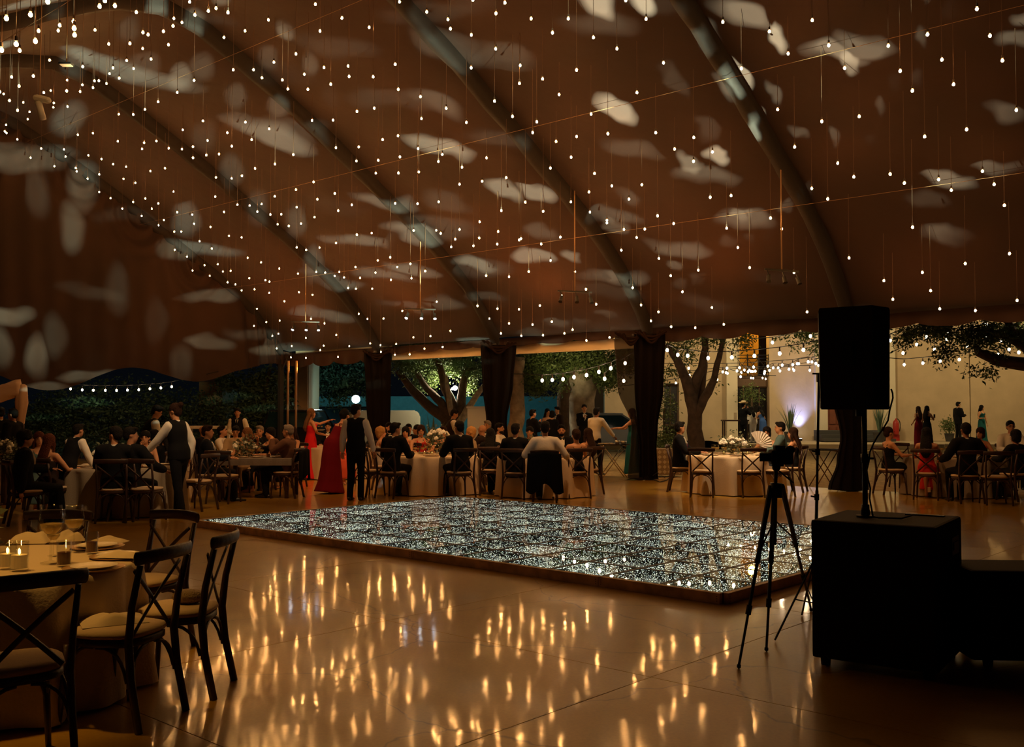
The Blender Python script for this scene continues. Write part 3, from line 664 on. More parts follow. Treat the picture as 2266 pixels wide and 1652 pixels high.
# floodlight + tree lamp
M_fl = mat('flood_lens', (1, 1, 1), .3, emit=(.65, .9, 1), es=60); M_tl = mat('lamp_lens', (1, 1, 1), .3, emit=(1, .9, .7), es=40)
p = P(788, 883, 38.0); r = thing('floodlight', 'glaring blue-white floodlight on a pole above the parked car', 'lamp', (p.x, p.y, 0))
b_ = newbm(); loft(b_, [(0, .1, 0), (0, .1, p.z)], .04, 8); obj('pole', b_, M_iron, r)
b_ = newbm(); loft(b_, [(0, -.06, p.z), (0, .12, p.z)], [.17, .14], 18, up=(0, 0, 1)); obj('housing', b_, M_iron, r)
b_ = newbm(); loft(b_, [(0, -.085, p.z), (0, -.065, p.z)], [.15, .15], 18, up=(0, 0, 1)); obj('lens', b_, M_fl, r)
p = P(1007, 858, 35.2); r = thing('tree_lamp', 'small bright lamp fixed among the stems of the spreading tree', 'lamp', p)
b_ = newbm(); ell(b_, (0, 0, 0), .085); ell(b_, (-.1, .02, -.03), .045); obj('bulb', b_, M_tl, r, smooth=True)
b_ = newbm(); loft(b_, [(0, 0, .05), (.1, .1, .3)], .012, 5); obj('bracket', b_, M_iron, r)

# white draped arch at far left
M_drw = mat('arch_cloth', (.70, .50, .38), .85, bump=.3, bscale=6)
Y = 27; r = thing('draped_arch', 'wooden arch draped with pale cloth at the far left edge', 'arch', (X(0, Y), Y, 0))
hx = X(50, Y) - X(0, Y); zt = P(30, 858, Y).z
for sx in (-1.9, hx): b_ = newbm(); box(b_, (sx, 0, zt / 2), (.08, .08, zt)); obj('post', b_, M_brown, r)
b_ = newbm(); box(b_, ((hx - 1.9) / 2, 0, zt), (hx + 2.0, .08, .08)); obj('crossbar', b_, mat('arch_beam', (.2, .04, .02), .6), r)
b_ = newbm(); loft(b_, [(hx, -.08, zt + .04), (hx + .02, -.08, zt - .4), (hx, -.08, zt - .95)], [(.14, .07), (.17, .07), (.10, .05)], 22, up=(0, 1, 0), wob=lambda i, a: 1 + .15 * math.sin(a * 5 + i), round_ends=True); obj('drape', b_, M_drw, r, smooth=True)
b_ = newbm(); loft(b_, bez((hx, -.08, zt), (hx - .5, -.12, zt - .05), (-.6, -.08, zt - .5), 8), [(.07, .22)] * 9, 22, up=(0, 0, 1), wob=lambda i, a: 1 + .12 * math.sin(a * 5 + i)); obj('drape', b_, M_drw, r, smooth=True)
# white-topped side table / awning strip at the back left
b_ = newbm(); box(b_, (0, 0, 1.18), (1.25, .5, .07)); 
for sx in (-.55, .55): box(b_, (sx, 0, .57), (.06, .4, 1.15))
tag(obj('serving_counter', b_, M_white, loc=(X(465, 27), 27, 0)), 'narrow white-topped serving counter in front of the far bushes', 'counter')
# two slim pipes near the corner
for px, lb in ((637, 'thin brown pipe standing left of the pair at the tent corner'), (655, 'thin brown pipe standing right of the pair at the tent corner')):
    b_ = newbm(); loft(b_, [(0, 0, 0), (0, 0, 3.2)], .035, 8); tag(obj('pipe', b_, M_rod, loc=(X(px, 31.5), 31.5, 0)), lb, 'pipe')
# fire extinguisher
r = thing('fire_extinguisher', 'red fire extinguisher on the cream wall right of the loudspeaker', 'fire extinguisher', (X(1982, 47.1), 47.1, .16)); M_red = mat('red_paint', (.45, .03, .02), .4)
b_ = newbm(); lathe(b_, [(0, .3), (.13, .3), (.14, .35), (.14, .85), (.1, .95), (.04, 1.0), (.04, 1.06), (0, 1.06)], 14); obj('cylinder', b_, M_red, r, smooth=True)
b_ = newbm(); loft(b_, bez((.04, 0, 1.05), (.28, 0, 1.0), (.17, 0, .45), 6), .02, 6); obj('hose', b_, M_tyre, r)
b_ = newbm(); box(b_, (0, .12, .15), (.36, .2, .3)); obj('bracket', b_, M_red, r)
# ================================================================ hanging bulbs under the roof
C1 = '42,120 199,96 312,12 650,42 685,5 750,38 890,80 1238,12 1360,72 1410,54 1488,82 1272,98 1135,121 1188,147 1130,170 252,202 390,165 380,200 481,140 484,185 487,229 620,196 933,212 967,226 1067,205 10,327 106,288 128,330 231,269 710,287 848,284 931,317 1100,292 1752,130 1600,201 1462,245 2059,28 2232,118 2089,203 324,393 540,435 827,395 986,386 738,443 872,448 1932,352 1788,406 1523,456 1655,455 2115,441 1987,485 2159,550 1710,508 1843,522 1267,525 76,503 218,496 124,562 438,523 435,593 538,554 523,597 617,528 645,527 607,572 695,545 715,481 778,510 331,591 286,604 24,613 0,600 62,656 152,668 237,638 115,720 193,730 181,778 351,672 348,700 441,695 1157,603 1032,664 946,714 870,747 776,745 1879,581 2010,583 40,815 32,858 42,868 113,909 1193,847 1325,789 1602,797 1757,841 1484,866 2037,786 2174,784 1643,911 1513,954 1355,917 508,879 607,869 769,922 941,931 1021,920 927,972 1101,967 1188,973 1260,957 1347,1012 1430,1005 1260,1030 2193,964 1915,1009 1795,1070 1665,1099 200,1029 269,969 418,975 428,1021 577,1014 663,1038 739,1071 823,1088 982,1116 1077,1098 355,1085 495,1096 501,1118 572,1166 648,1138 806,1167 884,1193 1410,1158 1512,1164 1580,1147 2047,1187 1932,1237 1794,1281 2186,1262 2072,1300 1405,1283 1133,1250 648,1253 722,1293 949,1295 869,1318 1033,1327 798,1361 991,1361 925,1409 1070,1436 1035,1470 1157,1385 1255,1400 1267,1460 1374,1481 1550,1335 1630,1341 1708,1331 1680,1381 1462,1383 1765,1399 1836,1398 1937,1352 2053,1417 2208,1374 1812,1463 1885,1474 1965,1459 1138,1511 1183,1511 1495,1539 1577,1549 1303,1574 1383,1621 1141,1630 1937,1614 1999,1630 2086,1616 2194,1585'
C2 = '543,12 345,179 721,78 859,127 875,188 1012,228 1022,0 1231,18 1173,88 1171,319 1402,122 1645,122 1542,214 1809,245 2153,124 2020,3 1962,318 1011,443 1331,427 1326,544 1477,515 1699,457 1163,660 1281,760 1439,795 1412,865 1585,617 1794,744 2093,604 2216,866 1903,873 1699,891 1565,923 1528,1097 1663,1026 1816,1132 1780,1253 1786,1384 1662,1317 1929,1213 2125,1206 2041,1299 2228,1408 1897,1438 1897,1455 2008,1497 2144,1495 2091,1550 1991,1633 208,431 214,499 371,501 515,420 535,583 680,631 848,706 980,799 686,774 378,706 265,727 533,886 433,911 664,970 277,959 262,1051 404,1046 546,1024 797,1054 822,1008 388,1130 536,1129 669,1122 951,1091 935,1202 1082,1183 1111,1030 1240,1159 231,1337 515,1327 661,1329 799,1317 1208,1374 1364,1319 1481,1379 1066,1447 1187,1510 935,1497 783,1503 812,1523 635,1504 361,1521 265,1531 907,1560 881,1611 1026,1604 1063,1553 1181,1593 1324,1565 1336,1557 1468,1592 1593,1547'
C3 = '161,328 471,115 714,165 812,280 938,106 1024,237 1107,356 1335,239 1397,371 1540,180 1615,312 1676,441 1461,474 1798,47 1866,187 1931,316 2004,575 1744,676 1525,713 1183,608 988,634 846,767 757,572 568,358 319,718 219,778 318,842 417,793 935,984 1019,1039 1071,852 1155,923 1345,909 1419,956 1598,937 1664,993 1827,894 1888,963 1941,1072 214,1167 405,1030 514,1021 491,1191 720,1138 778,1195 549,1292 1462,1186 343,1410 611,1397 843,1423 137,1349 199,1439 260,1523 135,1628 414,1605 911,1628 1130,1347 1312,1465 1513,1422 1556,1517 1359,1562 1737,1376 1968,1324 2008,1568 1604,1612 1790,1621 44,1592 0,1502'
C4 = '1340,543 1379,642 1465,604 1560,597 1597,649 1503,680'
C5 = '156,551 252,583 382,628 34,644 516,664 167,697 282,711 312,722 12,726 68,741 112,784 205,777 310,802 419,862 523,797 620,816 222,916 647,652 711,657 779,681 812,652 846,692 928,617 961,695 1071,657 1088,570 1177,548 1182,709 1227,617 1321,594 1329,697 1427,646 875,767 931,773 1048,772 1510,865 1263,931 951,952 1014,988 1129,985 609,988 385,1000 289,1011 201,1038 706,1021 376,1094 332,1110 790,1103 572,1125 364,1199 471,1183 700,1180 675,1212 466,1264 573,1267 803,1261 883,1183 1033,1164 1107,1176 1110,1224 1219,1168 1343,1120 1465,1112 1608,1075 1422,1201 1552,1190 1210,1245 1316,1242 1864,679 2028,686 2169,650 1802,895 1945,915 2099,920 1887,986 2028,1021 1970,1092 2116,1109 2196,1029 2249,893'
C6 = '335,499 488,568 557,679 404,719 621,773 267,781 343,882 473,932 288,967 422,955 705,981 560,1000 845,670 903,777 1015,484 1089,594 1262,559 1160,694 1011,820 965,877 1346,793 1091,914 1242,920 1421,899'
def pts_of(s, ox, oy, k): return [(ox + float(a) / k, oy + float(b) / k) for a, b in (q.split(',') for q in s.split())]
raw = pts_of(C1, 0, 0, 2.95) + pts_of(C2, 700, 0, 2.95) + pts_of(C3, 1400, 0, 2.36) + pts_of(C4, 0, 400, 3.237) + pts_of(C5, 500, 400, 3.237) + pts_of(C6, 1100, 400, 2.8325)
pl = []
for p in raw:
    if all(abs(p[0] - q[0]) + abs(p[1] - q[1]) > 5 for q in pl): pl.append(p)
M_bulb = mat('bulb_glow', (1, .9, .8), .3, emit=(1, .46, .13), es=190)
M_cap = mat('bulb_socket', (.05, .03, .02), .5); M_cord = mat('drop_cord', (.10, .05, .025), .6)
def bulb_mesh(L_):
    b_ = newbm(); ell(b_, (0, 0, 0), (.020, .020, .024), sub=2, mi=0)
    loft(b_, [(0, 0, .03), (0, 0, .075)], [.016, .014], 6, mi=1)
    loft(b_, [(0, 0, .07), (0, 0, L_)], .004, 4, mi=2)
    me = bpy.data.meshes.new('hanging_bulb'); b_.to_mesh(me); b_.free()
    for m in (M_bulb, M_cap, M_cord): me.materials.append(m)
    return me
BM = {L_: bulb_mesh(L_) for L_ in (.35, .6, .9, 1.2, 1.5)}
rnd = random.Random(11); spots = []
for px, py in pl:
    drop = rnd.choice((.6, .9, .9, 1.2, 1.2, 1.5)); d = ray(px, py); found = None
    for dd in (drop, .6, .35):
        Y = 4.0; prev = None
        while Y < 44:
            p = Vector((d.x * Y, Y, H + d.z * Y)); s, t = ST(p)
            g = p.z - (roofz(s) - .25 - dd)
            if prev is not None and g > 0 and prev <= 0: found = (p, s, t, dd); break
            prev = g; Y += .04
        if found and found[1] > .1: break
    if not found or found[1] < .15:
        Y = min(40, 1.75 * F / max(20, 904 - py)); found = (Vector((d.x * Y, Y, H + d.z * Y)), 0, 0, .35); s, t = ST(found[0])
        while s < .2: Y -= .1; found = (Vector((d.x * Y, Y, H + d.z * Y)), 0, 0, .35); s, t = ST(found[0])
        found = (found[0], s, t, .35)
    p, s, t, dd = found
    while t > 3.9:
        Y -= .1; p = Vector((d.x * Y, Y, H + d.z * Y)); s, t = ST(p)
    gap = roofz(s) - .1 - p.z
    dd = min(BM, key=lambda q: abs(q - gap) if q <= gap + .12 else 9)
    spots.append((p, dd))
spots.sort(key=lambda q: q[0].length)
for i, (p, dd) in enumerate(spots[:298]):
    o = inst('hanging_bulb', BM[dd], None, p); tag(o, 'small glowing bulb on a thin cord below the brown cloth roof', 'bulb', 'hanging bulbs under the tent roof')
b_ = newbm()
for p, dd in spots[298:]:
    ell(b_, p, (.020, .020, .024), sub=1, mi=0); loft(b_, [p + Vector((0, 0, .03)), p + Vector((0, 0, .075))], .015, 5, mi=1); loft(b_, [p + Vector((0, 0, .07)), p + Vector((0, 0, dd))], .004, 3, mi=2)
if len(b_.verts): tag(obj('distant_bulbs', b_, [M_bulb, M_cap, M_cord], smooth=False), 'mass of farther glowing bulbs under the far end of the cloth roof', 'bulbs', None, 'stuff')
else: b_.free()

# ================================================================ string lights outdoors
M_obulb = mat('string_bulb_glow', (1, .9, .8), .3, emit=(1, .72, .42), es=60); M_wire = mat('black_wire', (.01, .01, .01), .6)
ob_ = newbm(); ell(ob_, (0, 0, 0), (.040, .040, .05), sub=2); loft(ob_, [(0, 0, .05), (0, 0, .16)], [.022, .018], 6, mi=1)
OBM = bpy.data.meshes.new('bulb'); ob_.to_mesh(OBM); ob_.free(); OBM.materials.append(M_obulb); OBM.materials.append(M_cap)
def string(label, pts, Y0, Y1, ends=(0, 0), k=(0, 0, 1), sc_=1.0, dz=.16):
    pts = sorted([(k[0] + a / k[2], k[1] + b / k[2]) for a, b in pts]); n = len(pts)
    W_ = [P(a, b, Y0 + (Y1 - Y0) * i / max(1, n - 1)) for i, (a, b) in enumerate(pts)]
    r = thing('string_light', label, 'string lights', W_[0])
    up = Vector((0, 0, dz)); path = []
    e0 = W_[0] + (W_[0] - W_[1]).normalized() * ends[0] + Vector((0, 0, .3)) if ends[0] else None
    e1_ = W_[-1] + (W_[-1] - W_[-2]).normalized() * ends[1] + Vector((0, 0, .3)) if ends[1] else None
    path = ([e0] if e0 else []) + [q + up for q in W_] + ([e1_] if e1_ else [])
    b_ = newbm(); loft(b_, [q - W_[0] for q in path], .011, 4); obj('wire', b_, M_wire, r)
    for q in W_: inst('bulb', OBM, r, q - W_[0], scale=(sc_,) * 3)
c5 = (1440, 700, 3.9325); c4 = (1080, 720, 4.13); c6 = (1780, 660, 3.3045)
string('string of round bulbs sagging before the broad leafy tree', [(495, 502), (587, 497), (685, 490), (786, 471), (900, 453), (1013, 423), (1122, 390)], 27.5, 25.2, (2.5, 1.5), c4)
string('short string of bulbs showing through the sheer curtain', [(1066, 486), (1253, 344), (1355, 292)], 26, 25, (0, .6), c4)
string('lower pair of bulbs showing through the sheer curtain', [(1240, 505), (1375, 512)], 26, 25, (.5, .5), c4)
string('nearest string of large bulbs crossing in front of the forked tree', [(143, 293), (235, 333), (321, 341), (499, 362), (706, 355), (902, 343), (1122, 322), (1329, 291)], 27, 24.5, (.8, 1.6), c5)
string('lone high bulb string before the ochre recess', [(1059, 226), (1390, 170)], 30, 28, (2.5, .5), c5)
string('string crossing the trunk of the forked tree', [(285, 453), (330, 449), (663, 449), (773, 446), (895, 440), (1019, 432), (1144, 423), (1236, 419), (1275, 411), (1370, 394), (1438, 409)], 34, 31, (2, 1), c5, .9)
string('string just below the balcony rail', [(336, 511), (627, 481), (750, 473), (815, 466), (847, 480), (910, 475), (992, 478), (1066, 447), (1110, 447), (1203, 458), (1287, 411), (1402, 395)], 36, 33, (2, 1), c5, .9)
string('string of bulbs slung in front of the cream pilaster', [(577, 549), (668, 494), (787, 487), (857, 468), (887, 479), (1033, 468), (1124, 473), (1241, 457), (1460, 425)], 38, 35, (2, 1), c5, .9)
string('lowest string of bulbs across the recess', [(219, 578), (655, 488), (782, 523), (872, 477), (989, 496), (1247, 468), (1384, 468)], 37, 34, (2, 1), c5, .9)
string('small far pairs of bulbs under the balcony', [(872, 535), (893, 537), (973, 535), (1000, 543)], 46, 46, (.5, .5), c5, .8)
string('string of bulbs threaded through the leaves at the right', [(628, 308), (727, 261), (890, 280), (1045, 242), (1219, 224), (1321, 281), (1435, 311), (1565, 267), (1601, 142)], 25.5, 23, (1, 1), c6, .85)
string('second string of bulbs threaded below the right-hand leaves', [(721, 399), (821, 337), (952, 374), (1043, 299), (1189, 349), (1330, 188)], 26.5, 25, (1, 1), c6, .85)
string('lowest string of bulbs before the cream wall', [(730, 484), (866, 473), (994, 459), (1132, 447), (1417, 411), (1497, 373), (1568, 395)], 28, 25, (1, 1.5), c6, .85)
string('row of small bulbs above the dark bushes at the left', [(430, 311), (538, 322), (645, 330), (751, 339), (853, 343), (963, 344), (1065, 345), (1165, 342), (1268, 338), (1370, 330), (1470, 322), (1569, 310)], 31.8, 31.8, (1.5, 1.5), (0, 780, 4.13), .8)

# ================================================================ track light bars under the roof
M_can = mat('spot_can', (.05, .045, .04), .4, .5); M_spotl = mat('spot_lens', (1, 1, 1), .3, emit=(.85, .9, 1), es=14)
def track(label, px, py, Y, lit=True, seed=0):
    p = P(px, py, Y); s, t = ST(p); r = thing('track_light', label, 'spotlights', p, .25 + seed * .1)
    b_ = newbm(); loft(b_, [(0, 0, 0), (0, 0, roofz(s) - p.z - .1)], .014, 6); obj('hanger', b_, M_rod, r)
    b_ = newbm(); box(b_, (0, 0, 0), (.8, .035, .035)); obj('bar', b_, M_can, r)
    for i, x in enumerate((-.34, .02, .34)):
        q = obj('spot_head', (lambda b_: (loft(b_, [(x, 0, -.02), (x + .01, -.03, -.12)], .012, 5), loft(b_, [(x + .03, 0, -.11), (x - .03 + .03 * i, -.07, -.24)], [.035, .045], 10), b_)[-1])(newbm()), M_can, r)
        if lit:
            b_ = newbm(); v0 = Vector((x + .03, 0, -.11)); v1 = Vector((x - .03 + .03 * i, -.07, -.24)); dd = (v1 - v0).normalized(); loft(b_, [v1 + dd * .001, v1 + dd * .008], [.038, .038], 10); obj('lens', b_, M_spotl, q)
track('lit three-head spotlight bar on a long hanger above the dark curtain', 930, 684, 25.5)
track('lit three-head spotlight bar near the far tent corner', 676, 712, 29)
track('unlit spotlight bar right of centre below the rafter', 1272, 645, 21.5, False, 1)
track('unlit spotlight bar high above the table with the white flowers', 1730, 598, 18.4, False, 2)
r = thing('spot_fixture', 'white cylindrical spot fixture hanging at the upper left', 'lamp', P(88, 225, 14.5)); M_wht = mat('fixture_white', (.8, .78, .7), .4)
b_ = newbm(); loft(b_, [(-.05, 0, .06), (.12, 0, .02)], .05, 8, round_ends=True); obj('bracket', b_, M_wht, r); b_ = newbm(); loft(b_, [(-.02, 0, 0), (.05, 0, -.26)], [.045, .05], 12); obj('can', b_, M_wht, r, smooth=True); b_ = newbm(); loft(b_, [(0, 0, 0), (0, 0, 3.2)], .008, 5); obj('hanger', b_, M_rod, r)
r = thing('flat_fixture', 'small flat square lamp under the ridge at the upper left', 'lamp', P(147, 142, 16)); b_ = newbm(); box(b_, (0, 0, 0), (.2, .14, .03), bev=.005); obj('housing', b_, M_can, r); b_ = newbm(); box(b_, (0, 0, -.02), (.17, .11, .01)); obj('lens', b_, mat('fixture_glow', (.9, .6, .3), .4, emit=(1, .6, .25), es=.6), r); b_ = newbm(); loft(b_, [(0, 0, 0), (0, 0, 2.6)], .008, 5); obj('hanger', b_, M_rod, r)
# ================================================================ cross-back chairs
M_wood = mat('chair_wood', (.040, .016, .008), .42, bump=.15, bscale=30, var=.3, vscale=10)
M_cush = mat('seat_cushion', (.60, .44, .27), .8, bump=.15, bscale=40)
def chair_proto():
    r = thing('crossback_chair', 'x', 'chair')
    # seat frame + cushion
    b_ = newbm(); prof = []
    def outline(w_, d_, n=28, e=3.0):
        return [(math.copysign(abs(math.cos(2 * PI * k / n)) ** (2 / e), math.cos(2 * PI * k / n)) * w_ * (1 - .06 * (math.sin(2 * PI * k / n) < 0)), math.copysign(abs(math.sin(2 * PI * k / n)) ** (2 / e), math.sin(2 * PI * k / n)) * d_) for k in range(n)]
    def slab(b_, lev):
        rings = [[b_.verts.new((x, y, z)) for x, y in outline(w_, d_)] for w_, d_, z in lev]
        for a, c in zip(rings, rings[1:]):
            for k in range(28): b_.faces.new((a[k], a[(k + 1) % 28], c[(k + 1) % 28], c[k]))
        b_.faces.new(rings[0][::-1]); b_.faces.new(rings[-1])
    slab(b_, [(.205, .195, .405), (.215, .205, .412), (.215, .205, .438), (.205, .198, .445)]); obj('seat', b_, M_wood, r, smooth=True)
    b_ = newbm(); slab(b_, [(.205, .195, .446), (.222, .212, .458), (.215, .205, .478), (.15, .15, .487)]); obj('cushion', b_, M_cush, r, smooth=True)
    for s in (-1, 1):
        b_ = newbm(); loft(b_, [(s * .205, -.27, 0), (s * .20, -.215, .25), (s * .195, -.195, .44), (s * .20, -.215, .62), (s * .205, -.265, .83)], [(.017, .022), (.018, .023), (.018, .024), (.016, .02), (.014, .018)], 8, up=(0, 1, 0)); obj('rear_leg', b_, M_wood, r, smooth=True)
        b_ = newbm(); loft(b_, [(s * .215, .20, 0), (s * .20, .185, .22), (s * .19, .175, .41)], [.014, .017, .019], 8); obj('front_leg', b_, M_wood, r, smooth=True)
        b_ = newbm(); loft(b_, bez((s * .20, -.19, .24), (s * .19, -.15, .42), (s * .19, -.0, .405), 6), .009, 6); loft(b_, bez((s * .20, .18, .24), (s * .19, .14, .42), (s * .19, .02, .405), 6), .009, 6); obj('side_brace', b_, M_wood, r, smooth=True)
        b_ = newbm(); pts = bez((s * .197, -.225, .80), (s * .02, -.20 - .008 * s, .66), (-s * .165, -.19 - .008 * s, .47), 8); loft(b_, pts, [(.013, .006)] * 9, 6, up=(0, 1, 0)); obj('cross_slat', b_, M_wood, r, smooth=True)
    for y in (-.20, .18):
        b_ = newbm()
        for s in (-1, 1): loft(b_, bez((s * .195, y, .22), (s * .17, y, .40), (s * .03, y * .95, .405), 6), .009, 6)
        obj('arch_brace', b_, M_wood, r, smooth=True)
    b_ = newbm(); pts = [(x, -.262 + (.06 * (1 - (x / .24) ** 2)) * -1, .865 + .008 * (1 - (x / .24) ** 2)) for x in [-.24 + .48 * i / 12 for i in range(13)]]
    loft(b_, pts, [(.034, .011)] * 13, 8, up=(0, 1, 0), round_ends=True); obj('top_rail', b_, M_wood, r, smooth=True)
    return r
CH0 = chair_proto(); ch_used = False
def chair(label, x, y, yaw, group=None):
    """yaw in degrees: 0 faces away from the camera, 90 faces right"""
    global ch_used
    o = CH0 if not ch_used else copy_tree(CH0); ch_used = True
    o.location = (x, y, 0); o.rotation_euler = (0, 0, -math.radians(yaw)); tag(o, label, 'chair', group or 'cross-back wooden chairs'); return o

# ================================================================ tables
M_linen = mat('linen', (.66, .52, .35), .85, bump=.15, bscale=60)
M_linend = mat('linen_dim', (.30, .24, .17), .85, bump=.15, bscale=60)  # same linen, the dimmer light put into its colour
M_slab = mat('long_table_cloth', (.20, .17, .14), .85, bump=.2, bscale=40)
def round_table(label, clabel, x, y, rad=.92, z=.755, m=None, seed=0):
    r = thing('round_table', label, 'table', (x, y, 0))
    b_ = newbm(); lathe(b_, [(0, z - .035), (rad, z - .035), (rad, z - .01), (0, z - .01)], 32); obj('tabletop', b_, M_wood, r)
    for k in range(4):
        a = k * PI / 2 + .4; b_ = newbm(); loft(b_, [(.45 * math.cos(a), .45 * math.sin(a), 0), (.4 * math.cos(a), .4 * math.sin(a), z - .04)], .02, 6); obj('leg', b_, M_post, r)
    b_ = newbm(); n = 128; rows = []
    for i, (q, zz) in enumerate([(0.001, z), (.5, z), (.93, z), (.99, z - .001), (1.012, z - .012), (1.025, z - .05), (1.04, z - .2), (1.05, z - .4), (1.06, z - .6), (1.07, .015)]):
        row = []
        for k in range(n):
            a = 2 * PI * k / n; f = 0
            if i > 4: f = (.012 + .045 * (i - 4) / 5) * (math.sin(a * 13 + seed) + .5 * math.sin(a * 21 + seed * 2) + .35 * math.sin(a * 7))
            row.append(b_.verts.new((math.cos(a) * rad * (q + f), math.sin(a) * rad * (q + f), zz)))
        rows.append(row)
    for a, c in zip(rows, rows[1:]):
        for k in range(n): b_.faces.new((a[k], a[(k + 1) % n], c[(k + 1) % n], c[k]))
    bmesh.ops.remove_doubles(b_, verts=rows[0], dist=.01)
    tag(obj('tablecloth', b_, m or M_linen, smooth=True, loc=(x, y, .002)), clabel, 'tablecloth')
    return x, y, z + .004
TR = round_table('round table under pale linen with white flowers, right of the black curtain', 'pale floor-length linen cloth lit warmly, on the table right of the black curtain', X(1625, 20.1), 20.1, .93, seed=1)
TC = round_table('round table in front of the spreading tree, guests all around', 'beige floor-length cloth on the table behind the middle of the dance floor', X(962, 20.1), 20.1, .93, seed=2)
TM = round_table('round table ringed by the man in white shirt and his neighbours', 'cloth mostly hidden behind the man in the white shirt', X(1205, 19.5), 19.5, .9, seed=3)
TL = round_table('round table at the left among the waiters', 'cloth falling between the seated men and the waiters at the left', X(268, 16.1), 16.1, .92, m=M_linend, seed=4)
TN = round_table('nearest round table at the lower left, set with glasses', 'amber-lit heavy cloth on the nearest table', -3.16, 5.95, .87, m=M_linen, seed=5)
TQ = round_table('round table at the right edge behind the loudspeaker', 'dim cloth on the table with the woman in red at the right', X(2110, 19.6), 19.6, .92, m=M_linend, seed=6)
TB = round_table('far round table behind the woman in burgundy', 'cloth of the far table behind the woman in burgundy', X(745, 24.5), 24.5, .9, seed=7)
# long table at the left
LX, LY = X(578, 19.2), 19.2
r = thing('long_table', 'rectangular table with a short dark cloth, set before the older man in brown', 'table', (LX, LY, 0))
b_ = newbm(); box(b_, (0, 0, .73), (1.36, 1.0, .04)); obj('tabletop', b_, M_wood, r)
for sx in (-.6, .6):
    for sy in (-.42, .42): b_ = newbm(); box(b_, (sx, sy, .355), (.07, .07, .71)); obj('leg', b_, M_wood, r)
b_ = newbm(); rows = []
for zz, o_ in ((.756, 0), (.75, .012), (.70, .018), (.62, .022)):
    rows.append([b_.verts.new((sx, sy, zz)) for sx, sy in ([( -.69 - o_ + (1.38 + 2 * o_) * i / 24, -.51 - o_ - .006 * math.sin(i * 1.7)) for i in range(25)] + [(.69 + o_, -.51 + 1.02 * i / 12) for i in range(1, 13)] + [(.69 + o_ - (1.38 + 2 * o_) * i / 24, .51 + o_) for i in range(1, 25)] + [(-.69 - o_, .51 - 1.02 * i / 12) for i in range(1, 12)])])
for a, c in zip(rows, rows[1:]):
    for k in range(len(a)): b_.faces.new((a[k], a[(k + 1) % len(a)], c[(k + 1) % len(a)], c[k]))
b_.faces.new(rows[0])
tag(obj('short_tablecloth', b_, M_slab, smooth=False, loc=(LX, LY, 0)), 'short grey-brown cloth hanging over the edge of the rectangular table', 'tablecloth')
TLONG = (LX, LY, .76)
# tall high table with the guest book on the terrace
r = thing('high_table', 'dark high table beside the man in the cowboy hat', 'table', (X(1626, 44.2), 44.2, .16))
b_ = newbm(); box(b_, (0, 0, 1.0), (1.15, .5, .06)); obj('tabletop', b_, M_wood, r)
for sx in (-.5, .5):
    for sy in (-.2, .2): b_ = newbm(); box(b_, (sx, sy, .49), (.05, .05, .97)); obj('leg', b_, M_wood, r)
b_ = newbm(); box(b_, (0, -.2, .18), (1.0, .04, .05)); obj('stretcher', b_, M_wood, r)
o = obj('table_card', (lambda b_: (box(b_, (0, 0, .16), (.13, .02, .3)), b_)[-1])(newbm()), M_linen, loc=(X(1627, 44.1), 44.1, 1.2)); tag(o, 'small framed card on the dark high table', 'card')

# ================================================================ tableware
M_gl = glassmat('clear_glass', (.93, .93, .90), 1.5, .03); M_wine = mat('wine_pale', (.75, .5, .15), .1, alpha=.6); M_amber = mat('amber_drink', (.16, .06, .015), .15)
M_wax = mat('candle_wax', (.8, .6, .3), .5, emit=(1, .55, .12), es=.06); M_flame = mat('candle_flame', (1, .8, .3), .5, emit=(1, .62, .16), es=7)  # wax given a faint glow of its own to imitate the flame's light
M_plate = mat('plate_china', (.72, .62, .46), .25); M_nap = mat('napkin_linen', (.70, .56, .38), .85); M_petal = mat('rose_petal', (.92, .90, .80), .7); M_pink = mat('pink_petal', (.8, .12, .2), .7); M_euca = mat('eucalyptus', (.14, .17, .11), .7)
M_charger = mat('charger_plate', (.5, .3, .12), .3, .3)
def wineglass_me(h=.21, r=.042, fill=.35):
    r_ = thing('wine_glass', 'x', 'glass')
    b_ = newbm(); lathe(b_, [(0.001, .003), (r * .85, .003), (r * .85, .006), (.005, .012), (.004, h * .45), (r * .5, h * .5), (r * .95, h * .62), (r, h * .72), (r * .86, h), (r * .83, h), (r * .96, h * .72), (r * .9, h * .63), (.002, h * .5)], 16); obj('bowl', b_, M_gl, r_, smooth=True)
    if fill: b_ = newbm(); lathe(b_, [(0.001, h * .51), (r * .45, h * .52), (r * .85, h * .62), (r * .9, h * (.62 + fill * .2)), (0.001, h * (.62 + fill * .2))], 14); obj('drink', b_, M_wine, r_, smooth=True)
    return r_
def votive_pr(h=.11, r=.034, lit=True, drink=None):
    r_ = thing('votive_candle', 'x', 'candle')
    b_ = newbm(); lathe(b_, [(0.001, .002), (r, .002), (r, h), (r - .003, h), (r - .003, .01), (0.001, .01)], 16); obj('holder', b_, M_gl, r_, smooth=True)
    b_ = newbm(); lathe(b_, [(0.001, .011), (r - .005, .011), (r - .005, h * .55), (0.001, h * .55)], 14); obj('wax', b_, drink or M_wax, r_)
    if lit: b_ = newbm(); ell(b_, (0, 0, h * .55 + .012), (.006, .006, .014), sub=1); obj('flame', b_, M_flame, r_)
    return r_
PG = wineglass_me(); PV = votive_pr(); PT = votive_pr(.13, .036, False, M_amber)
used = set()
def place(pr, label, x, y, z, group=None, sc_=1.0, rz=0):
    o = pr if pr.name not in used else copy_tree(pr); used.add(pr.name)
    o.location = (x, y, z); o.scale = (sc_,) * 3; o.rotation_euler = (0, 0, rz); o['label'] = label
    if group: o['group'] = group
    return o
